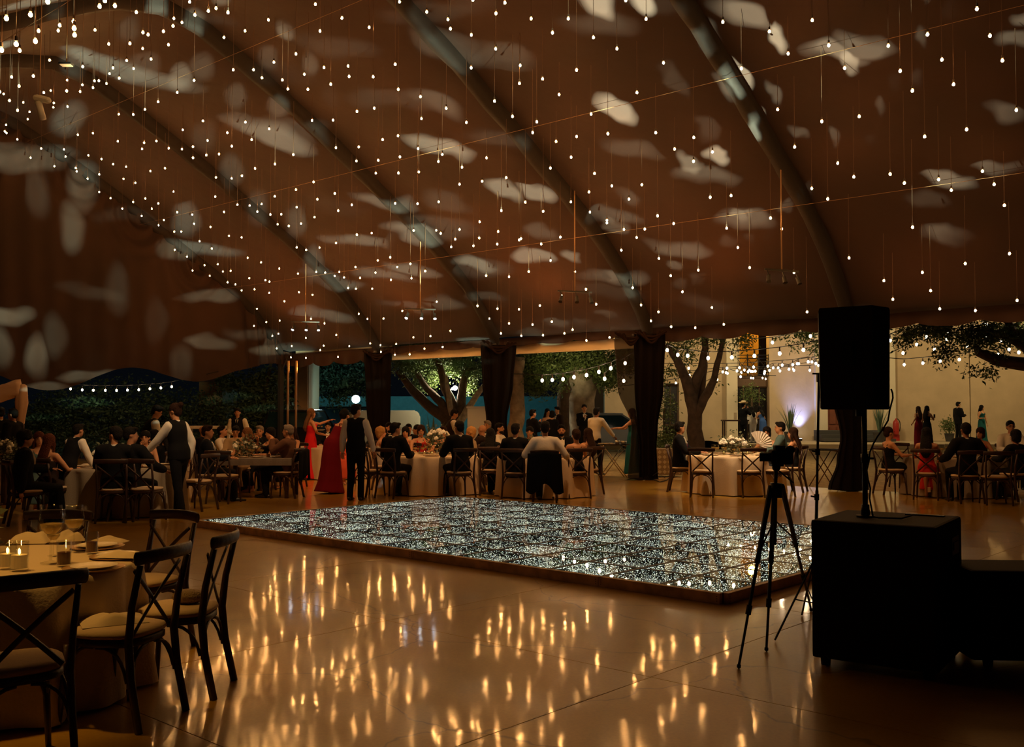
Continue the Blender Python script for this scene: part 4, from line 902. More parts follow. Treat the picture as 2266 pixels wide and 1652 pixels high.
def plate_pr():
    r_ = thing('plate', 'x', 'plate')
    b_ = newbm(); lathe(b_, [(0.001, .0), (.15, .002), (.165, .012), (.160, .012), (.145, .006), (0.001, .006)], 28); obj('charger', b_, M_charger, r_, smooth=True)
    b_ = newbm(); lathe(b_, [(0.001, .007), (.09, .008), (.125, .022), (.12, .022), (.088, .012), (0.001, .012)], 28); obj('dish', b_, M_plate, r_, smooth=True)
    return r_
PP = plate_pr()
def napkin(label, x, y, z, rz, s=1.0, seed=0, group=None, w_=.2, d_=.13, h=.045):
    b_ = newbm(); grid(b_, 14, 9, lambda u, v: ((u - .5) * w_ * s, (v - .5) * d_ * s, (h * math.sin(PI * u) ** .6 * math.sin(PI * v) ** .5 * (.6 + .5 * noise.noise(Vector((u * 3, v * 3, seed)))) + .002) * s))
    return tag(obj('napkin', b_, M_nap, smooth=True, loc=(x, y, z), rot=(0, 0, rz)), label, 'napkin', group)
def bouquet(label, x, y, z, n=9, w_=.26, h=.26, seed=0, pink=0, vase=.10):
    rnd = random.Random(seed); r_ = thing('flower_arrangement', label, 'flowers', (x, y, z))
    b_ = newbm(); lathe(b_, [(.0, .0), (.05, .0), (.07, .05), (.06, vase), (.055, vase), (.0, vase * .6)], 14); obj('vase', b_, M_gl if seed % 2 else M_plate, r_, smooth=True)
    f = obj('greenery', leaves_bm([((0, 0, vase + h * .35), (w_, w_ * .8, h * .5))], 70, .07, seed + 5, 2.2, -.1), M_euca, r_); f['kind'] = 'stuff'
    pm = None
    for k in range(n):
        a = rnd.uniform(0, 2 * PI); q = math.sqrt(rnd.random()); px_, py_ = q * w_ * .95 * math.cos(a), q * w_ * .7 * math.sin(a); pz = vase + h * (.35 + .5 * math.sqrt(max(0, 1 - q * q))) + rnd.uniform(-.02, .03)
        b_ = newbm(); R_ = rnd.uniform(.042, .06)
        for j in range(11): # layered petals
            aa = j * 2.4; tilt = .25 + .08 * j; c = Vector((math.cos(aa) * R_ * .5 * tilt, math.sin(aa) * R_ * .5 * tilt, -.004 * j)); ell(b_, c, (R_ * (.35 + .03 * j), R_ * (.35 + .03 * j), R_ * .42), Matrix.Rotation(aa, 4, 'Z') @ Matrix.Rotation(.2, 4, 'Y'), sub=1)
        obj('bloom', b_, M_pink if k < pink else M_petal, r_, smooth=True, loc=(px_, py_, pz))
    return r_
def setting(T_, who, n, seed, gl=True, skip=()):
    x, y, z = T_; rnd = random.Random(seed)
    for k in range(n):
        a = 2 * PI * k / n + seed; R_ = .66
        px_, py_ = x + math.cos(a) * R_, y + math.sin(a) * R_
        place(PP, 'plate on a charger on ' + who, px_, py_, z, 'plates on ' + who)
        for q in range(2):
            b = a + .22 * (1 if q else -.6); place(PG, 'clear stemmed glass on ' + who, x + math.cos(b) * (.44 - .1 * q), y + math.sin(b) * (.44 - .1 * q), z, 'stemmed glasses on ' + who, rnd.uniform(.9, 1.1))
        if k % 2 == 0: napkin('crumpled linen napkin on ' + who, x + math.cos(a + .35) * .62, y + math.sin(a + .35) * .62, z, a, .9, seed + k, 'napkins on ' + who)
    for k in range(3):
        a = seed + 2.1 * k + .5; place(PV, 'lit votive candle on ' + who, x + math.cos(a) * .27, y + math.sin(a) * .27, z, 'votive candles on ' + who, .8)
W_TR = 'the bright round table right of the black curtain'; W_TC = 'the round table behind the middle of the dance floor'; W_TL = 'the round table among the waiters at the left'; W_LO = 'the rectangular dark-cloth table'; W_TQ = 'the dim round table at the right edge'; W_TM = 'the table of the man in the white shirt'
setting(TR, W_TR, 7, 1.0); setting(TC, W_TC, 7, 2.0); setting(TL, W_TL, 6, .5); setting(TQ, W_TQ, 6, 1.3); setting(TM, W_TM, 5, .2)
bouquet('wide arrangement of white roses on the bright table right of the curtain', TR[0] - .04, TR[1], TR[2], 24, .32, .30, 3)
bouquet('white flower arrangement in front of the woman in the red dress', TC[0] + .05, TC[1] + .1, TC[2], 14, .26, .36, 5, vase=.2)
bouquet('white flowers on the left table between the waiter and the seated men', TL[0] - .32, TL[1] + .2, TL[2], 9, .22, .26, 7)
bouquet('posy of white and pink flowers behind the man in the white shirt', TM[0] - .22, TM[1] + .1, TM[2], 8, .14, .24, 9, 3)
bouquet('cluster of white flowers on the rectangular table', TLONG[0] - .35, TLONG[1] + .1, TLONG[2], 9, .24, .22, 11)
bouquet('flowers beyond the waiter on the far table', TB[0] + .42, TB[1], TB[2], 8, .18, .3, 13)
bouquet('white flowers at the left edge beyond the seated man', X(12, 17.5), 17.5, .76, 10, .25, .3, 15)
bouquet('cream flowers at the left edge of the nearest table', -3.42, 6.2, TN[2], 8, .16, .26, 17)
tb = thing('side_table', 'small dark table under the flowers at the far left edge', 'table', (X(12, 17.5), 17.5, 0)); b_ = newbm(); lathe(b_, [(0, .73), (.5, .73), (.5, .755), (0, .755)], 24); obj('tabletop', b_, M_wood, tb)
b_ = newbm(); loft(b_, [(0, 0, 0), (0, 0, .73)], .05, 8); loft(b_, [(-.3, 0, .02), (.3, 0, .02)], .02, 6); loft(b_, [(0, -.3, .02), (0, .3, .02)], .02, 6); obj('pedestal', b_, M_wood, tb)
# rectangular table clutter
lx, ly, lz = TLONG
for dx, dy in ((-.1, -.2), (.02, -.15), (.1, -.3), (-.2, -.05), (.3, -.1), (.22, .2)): place(PG, 'clear stemmed glass on ' + W_LO, lx + dx, ly + dy, lz, 'stemmed glasses on ' + W_LO)
place(PT, 'tumbler with an orange-red drink at the front of the rectangular table', lx + .24, ly - .4, lz)
napkin('crumpled white napkin at the right end of the rectangular table', lx + .48, ly - .33, lz, .2, 1.3, 3)
for dx in (-.25, .0, .4): place(PP, 'plate on a charger on ' + W_LO, lx + dx, ly - .32, lz, 'plates on ' + W_LO, .7)
place(PV, 'bright candle in front of the man in the dark suit', lx - .5, ly + .15, lz + .12, None, 1.2)
b_ = newbm(); lathe(b_, [(.0, 0), (.05, 0), (.03, .02), (.03, .1), (.045, .118), (.0, .118)], 12); tag(obj('candle_stand', b_, M_charger, smooth=True, loc=(lx - .5, ly + .15, lz)), 'short stand under the bright candle on the rectangular table', 'candle stand')

# ---------------------------------------------------------------- nearest table and its chairs
def gp(px, py, z): return G(px, py, z)
def on(px, py): q = gp(px, py, TN[2]); return q.x, q.y
x, y = on(112, 1247); place(PG, 'tall wide glass on the nearest table, left of the other stemmed glass', x, y, TN[2], None, 1.65)
x, y = on(163, 1222); place(PG, 'stemmed glass with pale wine on the nearest table, before the dark chair rail', x, y, TN[2], None, 1.45)
x, y = on(141, 1252); place(PT, 'dark amber tumbler between the two glasses on the nearest table', x, y, TN[2], None, 1.15)
x, y = on(203, 1224); place(PT, 'tall votive glass with a dark base on the nearest table, right of the wine', x, y, TN[2], None, 1.05)
x, y = on(42, 1262); place(PV, 'lit candle in a clear cylinder near the left edge of the nearest table', x, y, TN[2], None, 1.5)
x, y = on(16, 1258); place(PV, 'second candle cylinder at the far left of the nearest table', x, y, TN[2], None, 1.45)
x, y = on(110, 1235); place(PG, 'small glass hidden behind the tall wide glass', x - .02, y + .09, TN[2], None, .95)
for lb, a, b in (('plate nearest the empty far chair on the nearest table', 215, 1211), ('plate with folded cloth at the right rim of the nearest table', 262, 1232), ('plate at the front of the nearest table behind the black chair rail', 208, 1258)):
    x, y = on(a, b); place(PP, lb, x, y, TN[2], 'plates on the nearest table', 1.05)
x, y = on(66, 1200); napkin('folded napkin standing behind the flowers on the nearest table', x, y, TN[2], .1, 1.3, 5, h=.09)
x, y = on(150, 1196); napkin('napkin pointing up behind the wine glass', x, y, TN[2], .4, 1.1, 6, h=.09)
x, y = on(235, 1200); napkin('napkin lying beyond the nearest table plates', x, y, TN[2], -.1, 1.3, 7, h=.04)
x, y = on(268, 1236); napkin('long napkin draped over the right rim plate', x, y, TN[2] + .015, -.1, 1.35, 8, h=.035)
def at_table(cx, cy, tx, ty):
    return math.degrees(math.atan2(tx - cx, ty - cy))
def near(label, x, y, yaw): return chair(label, x, y, yaw, 'chairs around the nearest table')
near('black cross-back chair nearest the camera at the lower left corner', -2.35, 4.73, -40)
near('cross-back chair with a crumpled napkin on its seat', -2.14, 5.48, -75)
near('cross-back chair seen edge-on with a round pouch on its seat', -2.0, 6.02, -90)
near('cross-back chair beyond the nearest table, its back close to the dance floor corner', -2.58, 7.0, -150)
near('dark chair whose red-brown top rail shows behind the wine glass', -3.30, 6.98, 182)
for o in list(COL.objects):
    if o.get('group') == 'chairs around the nearest table': o.scale = (1.03, 1.03, 1.045)
x = -2.32; napkin('crumpled cloth napkin lying on a chair seat beside the nearest table', -2.19, 5.52, .508, .5, 1.7, 9, h=.045)
b_ = newbm(); n = 20
ell(b_, (0, 0, .045), (.10, .075, .045), sub=3); 
tag(obj('round_pouch', b_, mat('pouch_beads', (.30, .20, .09), .6, bump=.8, bscale=90), smooth=True, loc=(-1.95, 6.05, .505)), 'small round beaded pouch on the edge-on chair', 'purse')

# ================================================================ tray stands
M_chrome = mat('chrome_tube', (.55, .45, .32), .25, .9); M_tray = mat('black_tray', (.02, .02, .018), .4); M_steel = mat('steel_bowl', (.5, .45, .38), .3, .8)
def tray_stand(label, tlabel, px, Y, zt, w_, m):
    x = X(px, Y); r_ = thing('tray_stand', label, 'stand', (x, Y, 0), .1)
    for sy in (-.18, .18):
        for s in (-1, 1):
            b_ = newbm(); loft(b_, [(-s * w_ * .36, sy + .015 * s, .012), (s * w_ * .33, sy + .015 * s, zt - .02)], .012, 7); obj('leg', b_, m, r_, smooth=True)
    b_ = newbm()
    for s in (-1, 1): loft(b_, [(s * w_ * .33, -.22, zt - .014), (s * w_ * .33, .22, zt - .014)], .013, 7)
    obj('top_rod', b_, m, r_, smooth=True)
    b_ = newbm(); n = 28; lathe(b_, [(0, 0), (.34, 0), (.39, .03), (.38, .03), (.335, .008), (0, .008)], n)
    bmesh.ops.scale(b_, vec=(w_ / .78, .72, 1), verts=b_.verts[:]); tag(obj('serving_tray', b_, M_tray, smooth=True, loc=(x, Y, zt)), tlabel, 'tray')
    return x, Y, zt + .01
tx, ty, tz = tray_stand('chrome folding tray stand left of the sheer curtain', 'oval black tray with bowls before the server in white', 1357, 24.2, .80, .84, M_chrome)
b_ = newbm(); lathe(b_, [(0, 0), (.06, 0), (.08, .09), (.075, .09), (.055, .01), (0, .01)], 16); tag(obj('steel_pot', b_, M_steel, smooth=True, loc=(tx + .25, ty, tz)), 'steel pot at the right end of the black tray', 'pot')
b_ = newbm(); lathe(b_, [(0, 0), (.05, 0), (.07, .1), (.065, .1), (.045, .01), (0, .01)], 16); tag(obj('metal_bowl', b_, M_steel, smooth=True, loc=(tx + .10, ty + .03, tz)), 'metal bowl under the server\'s hand on the black tray', 'bowl')
for i, dx in enumerate((-.3, -.18, -.05)): b_ = newbm(); lathe(b_, [(0, 0), (.04, 0), (.075, .04), (.07, .04), (.035, .006), (0, .006)], 16); tag(obj('white_bowl', b_, M_plate, smooth=True, loc=(tx + dx, ty - .03, tz)), ('white bowl at the left end of the black tray', 'middle white bowl on the black tray', 'white bowl nearest the metal bowl on the tray')[i], 'bowl')
tray_stand('bronze folding tray stand left of the black gathered curtain', 'empty black tray on the bronze stand', 1822, 21.4, .79, .70, mat('bronze_tube', (.20, .11, .05), .35, .8))
# ================================================================ sound equipment
M_blk = mat('speaker_black', (.014, .009, .006), .75, bump=.1, bscale=80, spec=.2); M_grl = mat('speaker_side', (.02, .012, .008), .7, spec=.3); M_blkm = mat('black_metal', (.012, .012, .012), .45, .5); M_rub = mat('rubber', (.006, .006, .006), .8)
ang = math.atan2(6.16 - 6.6, 2.61 - 1.97)
sx_, sy_ = (1.97 + 2.61) / 2, (6.6 + 6.16) / 2
dirw = Vector((math.cos(ang), math.sin(ang), 0)); dird = Vector((-dirw.y, dirw.x, 0)); W1, D1_ = .78, .80
c = Vector((sx_, sy_, 0)) + dird * D1_ / 2
r = thing('subwoofer', 'large black subwoofer cabinet carrying the speaker pole', 'speaker', c, ang)
b_ = newbm(); box(b_, (0, 0, .50), (W1, D1_, .90), bev=.022); obj('cabinet', b_, M_blk, r)
for a in (-1, 1):
    for q in (-1, 1): b_ = newbm(); lathe(b_, [(0, 0), (.03, 0), (.035, .052), (0, .052)], 10, c=(a * .32, q * .33, 0)); obj('foot', b_, M_rub, r)
b_ = newbm(); box(b_, (W1 / 2 + .001, .15, .78), (.012, .22, .12), bev=.004); box(b_, (W1 / 2 + .008, .15, .78), (.01, .15, .05)); obj('side_handle', b_, M_blkm, r)
b_ = newbm(); box(b_, (.18, .28, .953), (.25, .05, .012), bev=.003); obj('top_recess', b_, M_blkm, r)
b_ = newbm(); lathe(b_, [(0, 0), (.06, 0), (.06, .012), (.03, .016), (.03, .05), (0, .05)], 16, c=(0, 0, .95)); sock = obj('pole_socket', b_, M_blkm, r)
top = Vector((X(1912, 6.75), 6.75, 0))
sock.location = Matrix.Rotation(-ang, 3, 'Z') @ (top - c)
r = thing('low_cabinet', 'lower black cabinet behind the subwoofer at the right edge', 'speaker', (3.62, 6.72, 0), -.06)
b_ = newbm(); box(b_, (0, 0, .34), (1.25, .5, .58), bev=.02); obj('cabinet', b_, M_blk, r)
for a in (-.5, .5):
    for q in (-.18, .18): b_ = newbm(); lathe(b_, [(0, 0), (.03, 0), (.035, .05), (0, .05)], 10, c=(a, q, 0)); obj('foot', b_, M_rub, r)
b_ = newbm(); box(b_, (0, -.255, .34), (.25, .012, .1), bev=.003); obj('handle', b_, M_blkm, r)
p0 = Vector((top.x, top.y, .955)); zb = 1.675
r = thing('speaker_pole', 'black pole standing on the subwoofer and holding the loudspeaker', 'pole', p0)
b_ = newbm(); loft(b_, [(0, 0, .02), (0, 0, .75)], .018, 12); obj('tube', b_, M_blkm, r, smooth=True)
b_ = newbm(); loft(b_, [(0, 0, 0), (0, 0, .08)], .028, 12); loft(b_, [(0, 0, .36), (0, 0, .42)], .025, 12); obj('collar', b_, M_blkm, r, smooth=True)
b_ = newbm(); loft(b_, [(.02, 0, .39), (.06, 0, .39)], .008, 8); obj('knob', b_, M_blkm, r)
r = thing('loudspeaker', 'black loudspeaker raised on a pole, seen from behind', 'speaker', (X(1893, 6.75), 6.75, zb), -.28)
b_ = newbm() # trapezoid cabinet, wide towards the front
pts = [(-.235, -.10), (.10, -.22), (.225, -.02), (.225, .12), (.03, .22), (-.235, .14)]
lo = [b_.verts.new((x * .93, y * .93, .0)) for x, y in pts]; l2 = [b_.verts.new((x * .96, y * .96, .012)) for x, y in pts]; hi = [b_.verts.new((x, y, .665)) for x, y in pts]; h2 = [b_.verts.new((x * .97, y * .97, .685)) for x, y in pts]
for A_, B_ in ((lo, l2), (l2, hi), (hi, h2)):
    for k in range(6): b_.faces.new((A_[k], A_[(k + 1) % 6], B_[(k + 1) % 6], B_[k]))
b_.faces.new(lo[::-1]); b_.faces.new(h2); obj('cabinet', b_, M_grl, r)
def onside(a, b, u, z, w_, h, d):
    a = Vector((*a, 0)); b = Vector((*b, 0)); e = (b - a).normalized(); n_ = Vector((e.y, -e.x, 0)); q = a + (b - a) * u + n_ * d / 2
    return Matrix.Translation((q.x, q.y, z)) @ Matrix.Rotation(math.atan2(e.y, e.x), 4, 'Z') @ Matrix.Diagonal((w_, d, h, 1))
b_ = newbm(); bmesh.ops.create_cube(b_, size=1, matrix=onside(pts[0], pts[1], .55, .37, .07, .15, .012)); obj('side_grip', b_, M_rub, r)
b_ = newbm(); bmesh.ops.create_cube(b_, size=1, matrix=onside(pts[1], pts[2], .5, .36, .17, .17, .01)); obj('input_panel', b_, M_rub, r)
b_ = newbm(); bmesh.ops.create_cube(b_, size=1, matrix=onside(pts[1], pts[2], .5, .1, .12, .08, .01)); obj('badge_plate', b_, M_rub, r)
b_ = newbm(); lathe(b_, [(.0, -.045), (.03, -.045), (.03, 0), (0, 0)], 12, c=(.03, 0, .0)); obj('pole_cup', b_, M_blkm, r)
b_ = newbm(); q = [P(1972, 860, 6.8), P(1976, 880, 6.8), P(1965, 930, 6.8), P(1942, 965, 6.8), P(1925, 1000, 6.75), P(1918, 1040, 6.7), P(1926, 1080, 6.7), P(1920, 1125, 6.66)]
sm = []
for i in range(len(q) - 1): sm += [q[i], q[i].lerp(q[i + 1], .5) + Vector((.004 * (-1) ** i, 0, 0))]
sm += [Vector((sm[-1].x, 6.62, .965)), Vector((2.42, 6.6, .962)), Vector((2.55, 6.55, .962)), Vector((2.7, 6.75, .962))]
loft(b_, sm, .006, 6, up=(0, 1, 0)); tag(obj('speaker_cable', b_, M_rub, smooth=True), 'black cable running from the loudspeaker down onto the subwoofer', 'cable')
# light stand behind the subwoofer
r = thing('light_stand', 'thin black stand pole rising left of the loudspeaker', 'stand', (X(1797, 7.65), 7.65, 0))
hz = P(1813, 835, 7.65).z; tx_ = X(1813, 7.65) - X(1797, 7.65)
b_ = newbm(); loft(b_, [(0, 0, .1), (tx_ * .55, 0, hz * .55)], .013, 10); obj('tube', b_, M_blkm, r, smooth=True)
b_ = newbm(); loft(b_, [(tx_ * .55, 0, hz * .55), (tx_, 0, hz)], .010, 10); obj('upper_tube', b_, M_blkm, r, smooth=True)
for pz in (P(1797, 1100, 7.65).z, P(1805, 1000, 7.65).z): b_ = newbm(); q = tx_ * pz / hz; loft(b_, [(q, 0, pz - .02), (q, 0, pz + .025)], .019, 10); loft(b_, [(q - .045, 0, pz + .01), (q, 0, pz)], .007, 6); obj('collar', b_, M_blkm, r)
b_ = newbm(); box(b_, (tx_ + .01, 0, hz + .0), (.05, .05, .07), bev=.008); loft(b_, [(tx_ - .05, 0, hz + .03), (tx_ + .03, 0, hz + .03)], .007, 6); obj('mount_head', b_, M_blkm, r)
base = Vector((X(1797, 7.65), 7.65, 0))
for f in (G(1715, 1418), G(1850, 1400), base + Vector((.05, .5, 0))):
    f = f - base; f.z = .01; b_ = newbm(); loft(b_, [(0, 0, .52), f], .008, 6); loft(b_, [(0, 0, .2), f * .5 + Vector((0, 0, .26))], .005, 5); obj('leg', b_, M_blkm, r)
# camera on tripod
Yt = 6.85; base = Vector((X(1716, Yt), Yt, 0)); r = thing('tripod', 'black tripod standing in front of the dance floor', 'tripod', base)
def tp(px, py, Y=Yt): return P(px, py, Y) - base
b_ = newbm(); loft(b_, [tp(1716, 1075), tp(1714, 1205)], .014, 10); loft(b_, [tp(1718, 1030), tp(1716, 1080)], .012, 10); obj('centre_column', b_, M_blkm, r)
b_ = newbm(); loft(b_, [tp(1717, 1068), tp(1716, 1100)], [.04, .048], 12); obj('shoulder', b_, M_blkm, r, smooth=True)
for (ax, ay), (bx, by), Yk in (((1706, 1075), (1635, 1478), 6.45), ((1714, 1090), (1696, 1440), 6.9), ((1730, 1075), (1795, 1352), 7.55)):
    fq = G(bx, by) - base; fq.z = 0.015; hq = tp(ax, ay); m1 = hq.lerp(fq, .42); m2 = hq.lerp(fq, .7)
    b_ = newbm(); loft(b_, [hq, m1], [.020, .016], 8); loft(b_, [m1, m2], .012, 8); loft(b_, [m2, fq], .009, 8)
    lg = obj('leg', b_, M_blkm, r); b_ = newbm(); ell(b_, fq, (.016, .016, .018), sub=1); obj('rubber_foot', b_, M_rub, lg)
    for m_ in (m1, m2): b_ = newbm(); dv = (fq - hq).normalized() * .03; loft(b_, [m_ - dv, m_ + dv], .019, 8); obj('leg_lock', b_, M_rub, lg)
    b_ = newbm(); loft(b_, [tp(1714, 1150), hq.lerp(fq, .38)], .006, 6); obj('spreader', b_, M_blkm, r)
b_ = newbm(); ell(b_, tp(1718, 1034), (.03, .03, .028), sub=2); loft(b_, [tp(1722, 1040), tp(1756, 1068)], .006, 6); obj('pan_head', b_, M_blkm, r, smooth=True)
cb = P(1718, 1022, Yt); r = thing('video_camera', 'black video camera on the tripod', 'camera', cb, 0)
b_ = newbm(); box(b_, (.03, 0, .035), (.15, .11, .10), bev=.015); obj('body', b_, M_blk, r, smooth=False)
b_ = newbm(); box(b_, (.02, 0, .098), (.07, .07, .035), bev=.01); ell(b_, (.09, -.02, .085), (.035, .03, .03)); obj('viewfinder_hump', b_, M_blk, r)
b_ = newbm(); box(b_, (-.075, -.02, .035), (.09, .012, .058), bev=.003); obj('side_screen', b_, M_blkm, r)
b_ = newbm(); loft(b_, [(.03, .05, .035), (.03, .19, .035)], [.04, .045], 14); obj('lens', b_, M_blk, r, smooth=True)
b_ = newbm(); box(b_, (0, 0, -.02), (.08, .08, .014)); obj('base_plate', b_, M_blkm, r)
# cables across the floor behind the subwoofer
b_ = newbm(); loft(b_, [G(x_, y_, .008) for x_, y_ in ((1430, 1058), (1450, 1062), (1460, 1066), (1475, 1062), (1480, 1058))], .012, 5, up=(0, 0, 1)); loft(b_, [G(1438, 1056, .01), G(1455, 1045, .25), G(1472, 1057, .01)], .008, 5); tag(obj('cable_tangle', b_, M_rub), 'tangle of black cable at the foot of the opaque curtain', 'cable')
# ================================================================ people
SK = {'w': mat('skin_warm', (.62, .30, .15), .5), 'm': mat('skin_mid', (.48, .22, .11), .5), 'd': mat('skin_deep', (.34, .15, .075), .5)}
HC = {'k': mat('hair_black', (.008, .006, .005), .65, spec=.15, bump=.9, bscale=70), 'b': mat('hair_brown', (.03, .012, .006), .65, spec=.15, bump=.9, bscale=70), 'r': mat('hair_auburn', (.09, .022, .008), .65, spec=.15, bump=.9, bscale=70), 'y': mat('hair_blond', (.50, .26, .08), .65, spec=.15, bump=.9, bscale=70), 'l': mat('hair_light_brown', (.20, .09, .035), .65, spec=.15, bump=.9, bscale=70), 'g': mat('hair_grey', (.24, .20, .16), .65, spec=.15, bump=.9, bscale=70)}
def fab(n, c): return mat('fabric_' + n, c, .85, bump=.15, bscale=40, spec=.12)
FB = dict(black=fab('black', (.008, .008, .009)), navy=fab('navy', (.012, .014, .022)), white=fab('white', (.86, .80, .70)), red=fab('red', (.75, .02, .025)), burg=fab('burgundy', (.16, .006, .012)), green=fab('green', (.02, .11, .075)), emerald=fab('emerald', (.015, .10, .10)), blue=fab('blue', (.06, .14, .42)), coral=fab('coral', (.62, .10, .05)), beige=fab('beige', (.42, .30, .17)), silver=fab('silver_lace', (.40, .36, .32)), brown=fab('brown', (.13, .065, .04)), scarlet=fab('scarlet', (.60, .03, .02)), olive=fab('olive', (.10, .11, .05)), purple=fab('purple', (.12, .02, .07)), dark=fab('dark_brown', (.03, .018, .014)), teal=fab('teal', (.09, .15, .15)), grey=fab('grey', (.12, .11, .11)))
M_eye = mat('eye_dark', (.01, .006, .004), .2); M_lip = mat('lip', (.32, .07, .05), .5); M_shoe = mat('shoe_leather', (.01, .008, .007), .3)
PEND = []   # deferred: (object, voxel, finishing function)
def raw(name, bm, m, parent, vox, fin=None, sm=4):
    me = bpy.data.meshes.new(name); bmesh.ops.recalc_face_normals(bm, faces=bm.faces); bm.to_mesh(me); bm.free()
    for x in (m if isinstance(m, (list, tuple)) else [m]): me.materials.append(x)
    o = link(name, me, parent)
    md = o.modifiers.new('r', 'REMESH'); md.mode = 'VOXEL'; md.voxel_size = vox; md.adaptivity = vox * .35; md.use_smooth_shade = True
    m2 = o.modifiers.new('s', 'SMOOTH'); m2.iterations = sm; m2.factor = .5
    PEND.append((o, fin)); return o
def ik(a, b, l1, l2, hint):
    a, b = Vector(a), Vector(b); d = b - a; L_ = min(d.length, (l1 + l2) * .995); u = d.normalized(); b2 = a + u * L_
    k = (l1 * l1 - l2 * l2 + L_ * L_) / (2 * L_); h = math.sqrt(max(0, l1 * l1 - k * k)); hv = Vector(hint); hv = (hv - u * hv.dot(u)); hv = hv.normalized() if hv.length > 1e-4 else Vector((0, -1, 0))
    return a + u * k + hv * h, b2
def fingers(bm, wr, dirv, side, palm_n, k=1.0, curl=.5):
    """palm plus four fingers of unequal length and a thumb leaving the side of the palm"""
    d = dirv.normalized(); s = side.normalized(); n = palm_n.normalized()
    pc = wr + d * .045 * k
    loft(bm, [wr + d * .005, wr + d * .04 * k, wr + d * .085 * k], [(.022 * k, .016 * k), (.034 * k, .013 * k), (.036 * k, .011 * k)], 8, up=n)
    for i, L_ in enumerate((.068, .078, .072, .055)):
        b0 = wr + d * .078 * k + s * (.027 - .018 * i) * k; b1 = b0 + d * L_ * .45 * k + n * L_ * .12 * curl * k; b2 = b1 + (d * (1 - .5 * curl) + n * .75 * curl).normalized() * L_ * .55 * k
        loft(bm, [b0, b1, b2], [.0085 * k, .008 * k, .0065 * k], 6, round_ends=True)
    t0 = wr + d * .022 * k + s * .024 * k; t1 = t0 + (s * .8 + d * .7 + n * .2).normalized() * .036 * k; t2 = t1 + (d + n * .5 * curl).normalized() * .03 * k
    loft(bm, [t0, t1, t2], [.011 * k, .010 * k, .008 * k], 6, round_ends=True)
PN_ = 0
def person(label, px, d, yaw, sit=False, top='suit', c1='black', c2='black', shirt='white', tie=None, hair='short', hc='k', skin='m', fem=False, lean=0, side=0, hyaw=0, hpitch=0, rh=None, lh=None, sc_=1.0, z0=0, far=False, on_chair=None, chair_lb=None, x=None, y=None, beard=False, hat=False, hold=None, step=0, legs=True, chy=0, glasses=False):
    global PN_; PN_ += 1
    if y is None: y = d
    if x is None: x = X(px, d)
    r = thing('person', label, 'person', (x, y, z0), -math.radians(yaw)); r.scale = (sc_,) * 3
    vx = .03 if far else .0165; vc = .032 if far else .021
    hz = .54 if sit else .93
    hip = Vector((0, -.03 if sit else 0, hz)); L_ = math.radians(lean); S_ = math.radians(side)
    sp = Vector((math.sin(S_), math.sin(L_), math.cos(L_) * math.cos(S_))).normalized(); fwd = Vector((0, math.cos(L_), -math.sin(L_)))
    tl = .50 if not fem else .47; sh = .175 if not fem else .148
    waist = hip + sp * .16; chest = hip + sp * .33; shc = hip + sp * (tl - .03); neck = hip + sp * tl
    hd_dir = (sp * .6 + Vector((0, .05, .75))).normalized()
    hc_ = neck + hd_dir * .165 + Vector((0, .015, 0))
    HM = Matrix.Translation(hc_) @ Matrix.Rotation(-math.radians(hyaw), 4, 'Z') @ Matrix.Rotation(math.radians(hpitch), 4, 'X')
    SR = shc + Vector((sh, 0, -.015)); SL_ = shc + Vector((-sh, 0, -.015))
    if rh is None: rh = (.17, .36, .22 + hz) if sit else (.25, .07, hz - .14)
    if lh is None: lh = (-.17, .36, .22 + hz) if sit else (-.25, .07, hz - .14)
    ER, WR = ik(SR, rh, .28, .25, (.6, -.5, -.8)); EL, WL = ik(SL_, lh, .28, .25, (-.6, -.5, -.8))
    legsj = []
    for s in (-1, 1):
        hj = hip + Vector((s * .085, 0, -.02))
        if sit: kn = Vector((s * (.10 if not fem else .07), .42, .50)); an = Vector((s * (.11 if not fem else .07), .40 + .06 * s * (not fem), .085))
        else: kn = Vector((s * .095, .02 + step * s * .14, .49)); an = Vector((s * .10, -.02 + step * s * .26, .085))
        legsj.append((hj, kn, an))
    wm = .92 if fem else 1.0
    # --- skin body
    b_ = newbm(); dress = top in ('dress', 'gown')
    U = sp
    loft(b_, [hip + Vector((0, 0, -.06)), hip + sp * .05, waist, chest, shc, neck], [(.13, .10), (.150, .11), (.118 * wm, .085), (.138 * wm, .10), (.12 * wm, .075), (.050, .052)], 14, up=fwd)
    for a, e, w_ in ((SR, ER, WR), (SL_, EL, WL)):
        loft(b_, [shc + (a - shc) * .3, a, a.lerp(e, .5), e, e.lerp(w_, .3), w_], [.06 * wm, .056 * wm, .046 * wm, .037 * wm, .038 * wm, .025 * wm], 10, round_ends=True)
    for hj, kn, an in legsj:
        loft(b_, [hj, hj.lerp(kn, .5), kn, kn.lerp(an, .35), an], [.082, .072, .055, .054, .036], 10, round_ends=True)
        loft(b_, [an + Vector((0, -.03, -.045)), an + Vector((0, .06, -.05)), an + Vector((0, .15, -.06))], [(.035, .03), (.042, .028), (.03, .016)], 8, round_ends=True)
        loft(b_, [an + Vector((0, 0, .02)), an + Vector((0, -.01, -.05))], .036, 8)
    if fem: 
        for s in (-1, 1): ell(b_, chest + Vector((s * .062, 0, .03)) + fwd * .075, .055)
    loft(b_, [neck - sp * .05, neck + hd_dir * .11], [(.052, .054), (.047, .05)], 10, up=fwd)
    ell(b_, (0, -.012, .025), (.074, .093, .092), HM); ell(b_, (0, .022, -.045), (.056, .066, .068), HM); ell(b_, (0, .045, -.085), (.032, .035, .03), HM)
    loft(b_, [HM @ Vector((0, .085, .015)), HM @ Vector((0, .099, -.022))], [.009, .014], 6, round_ends=True)
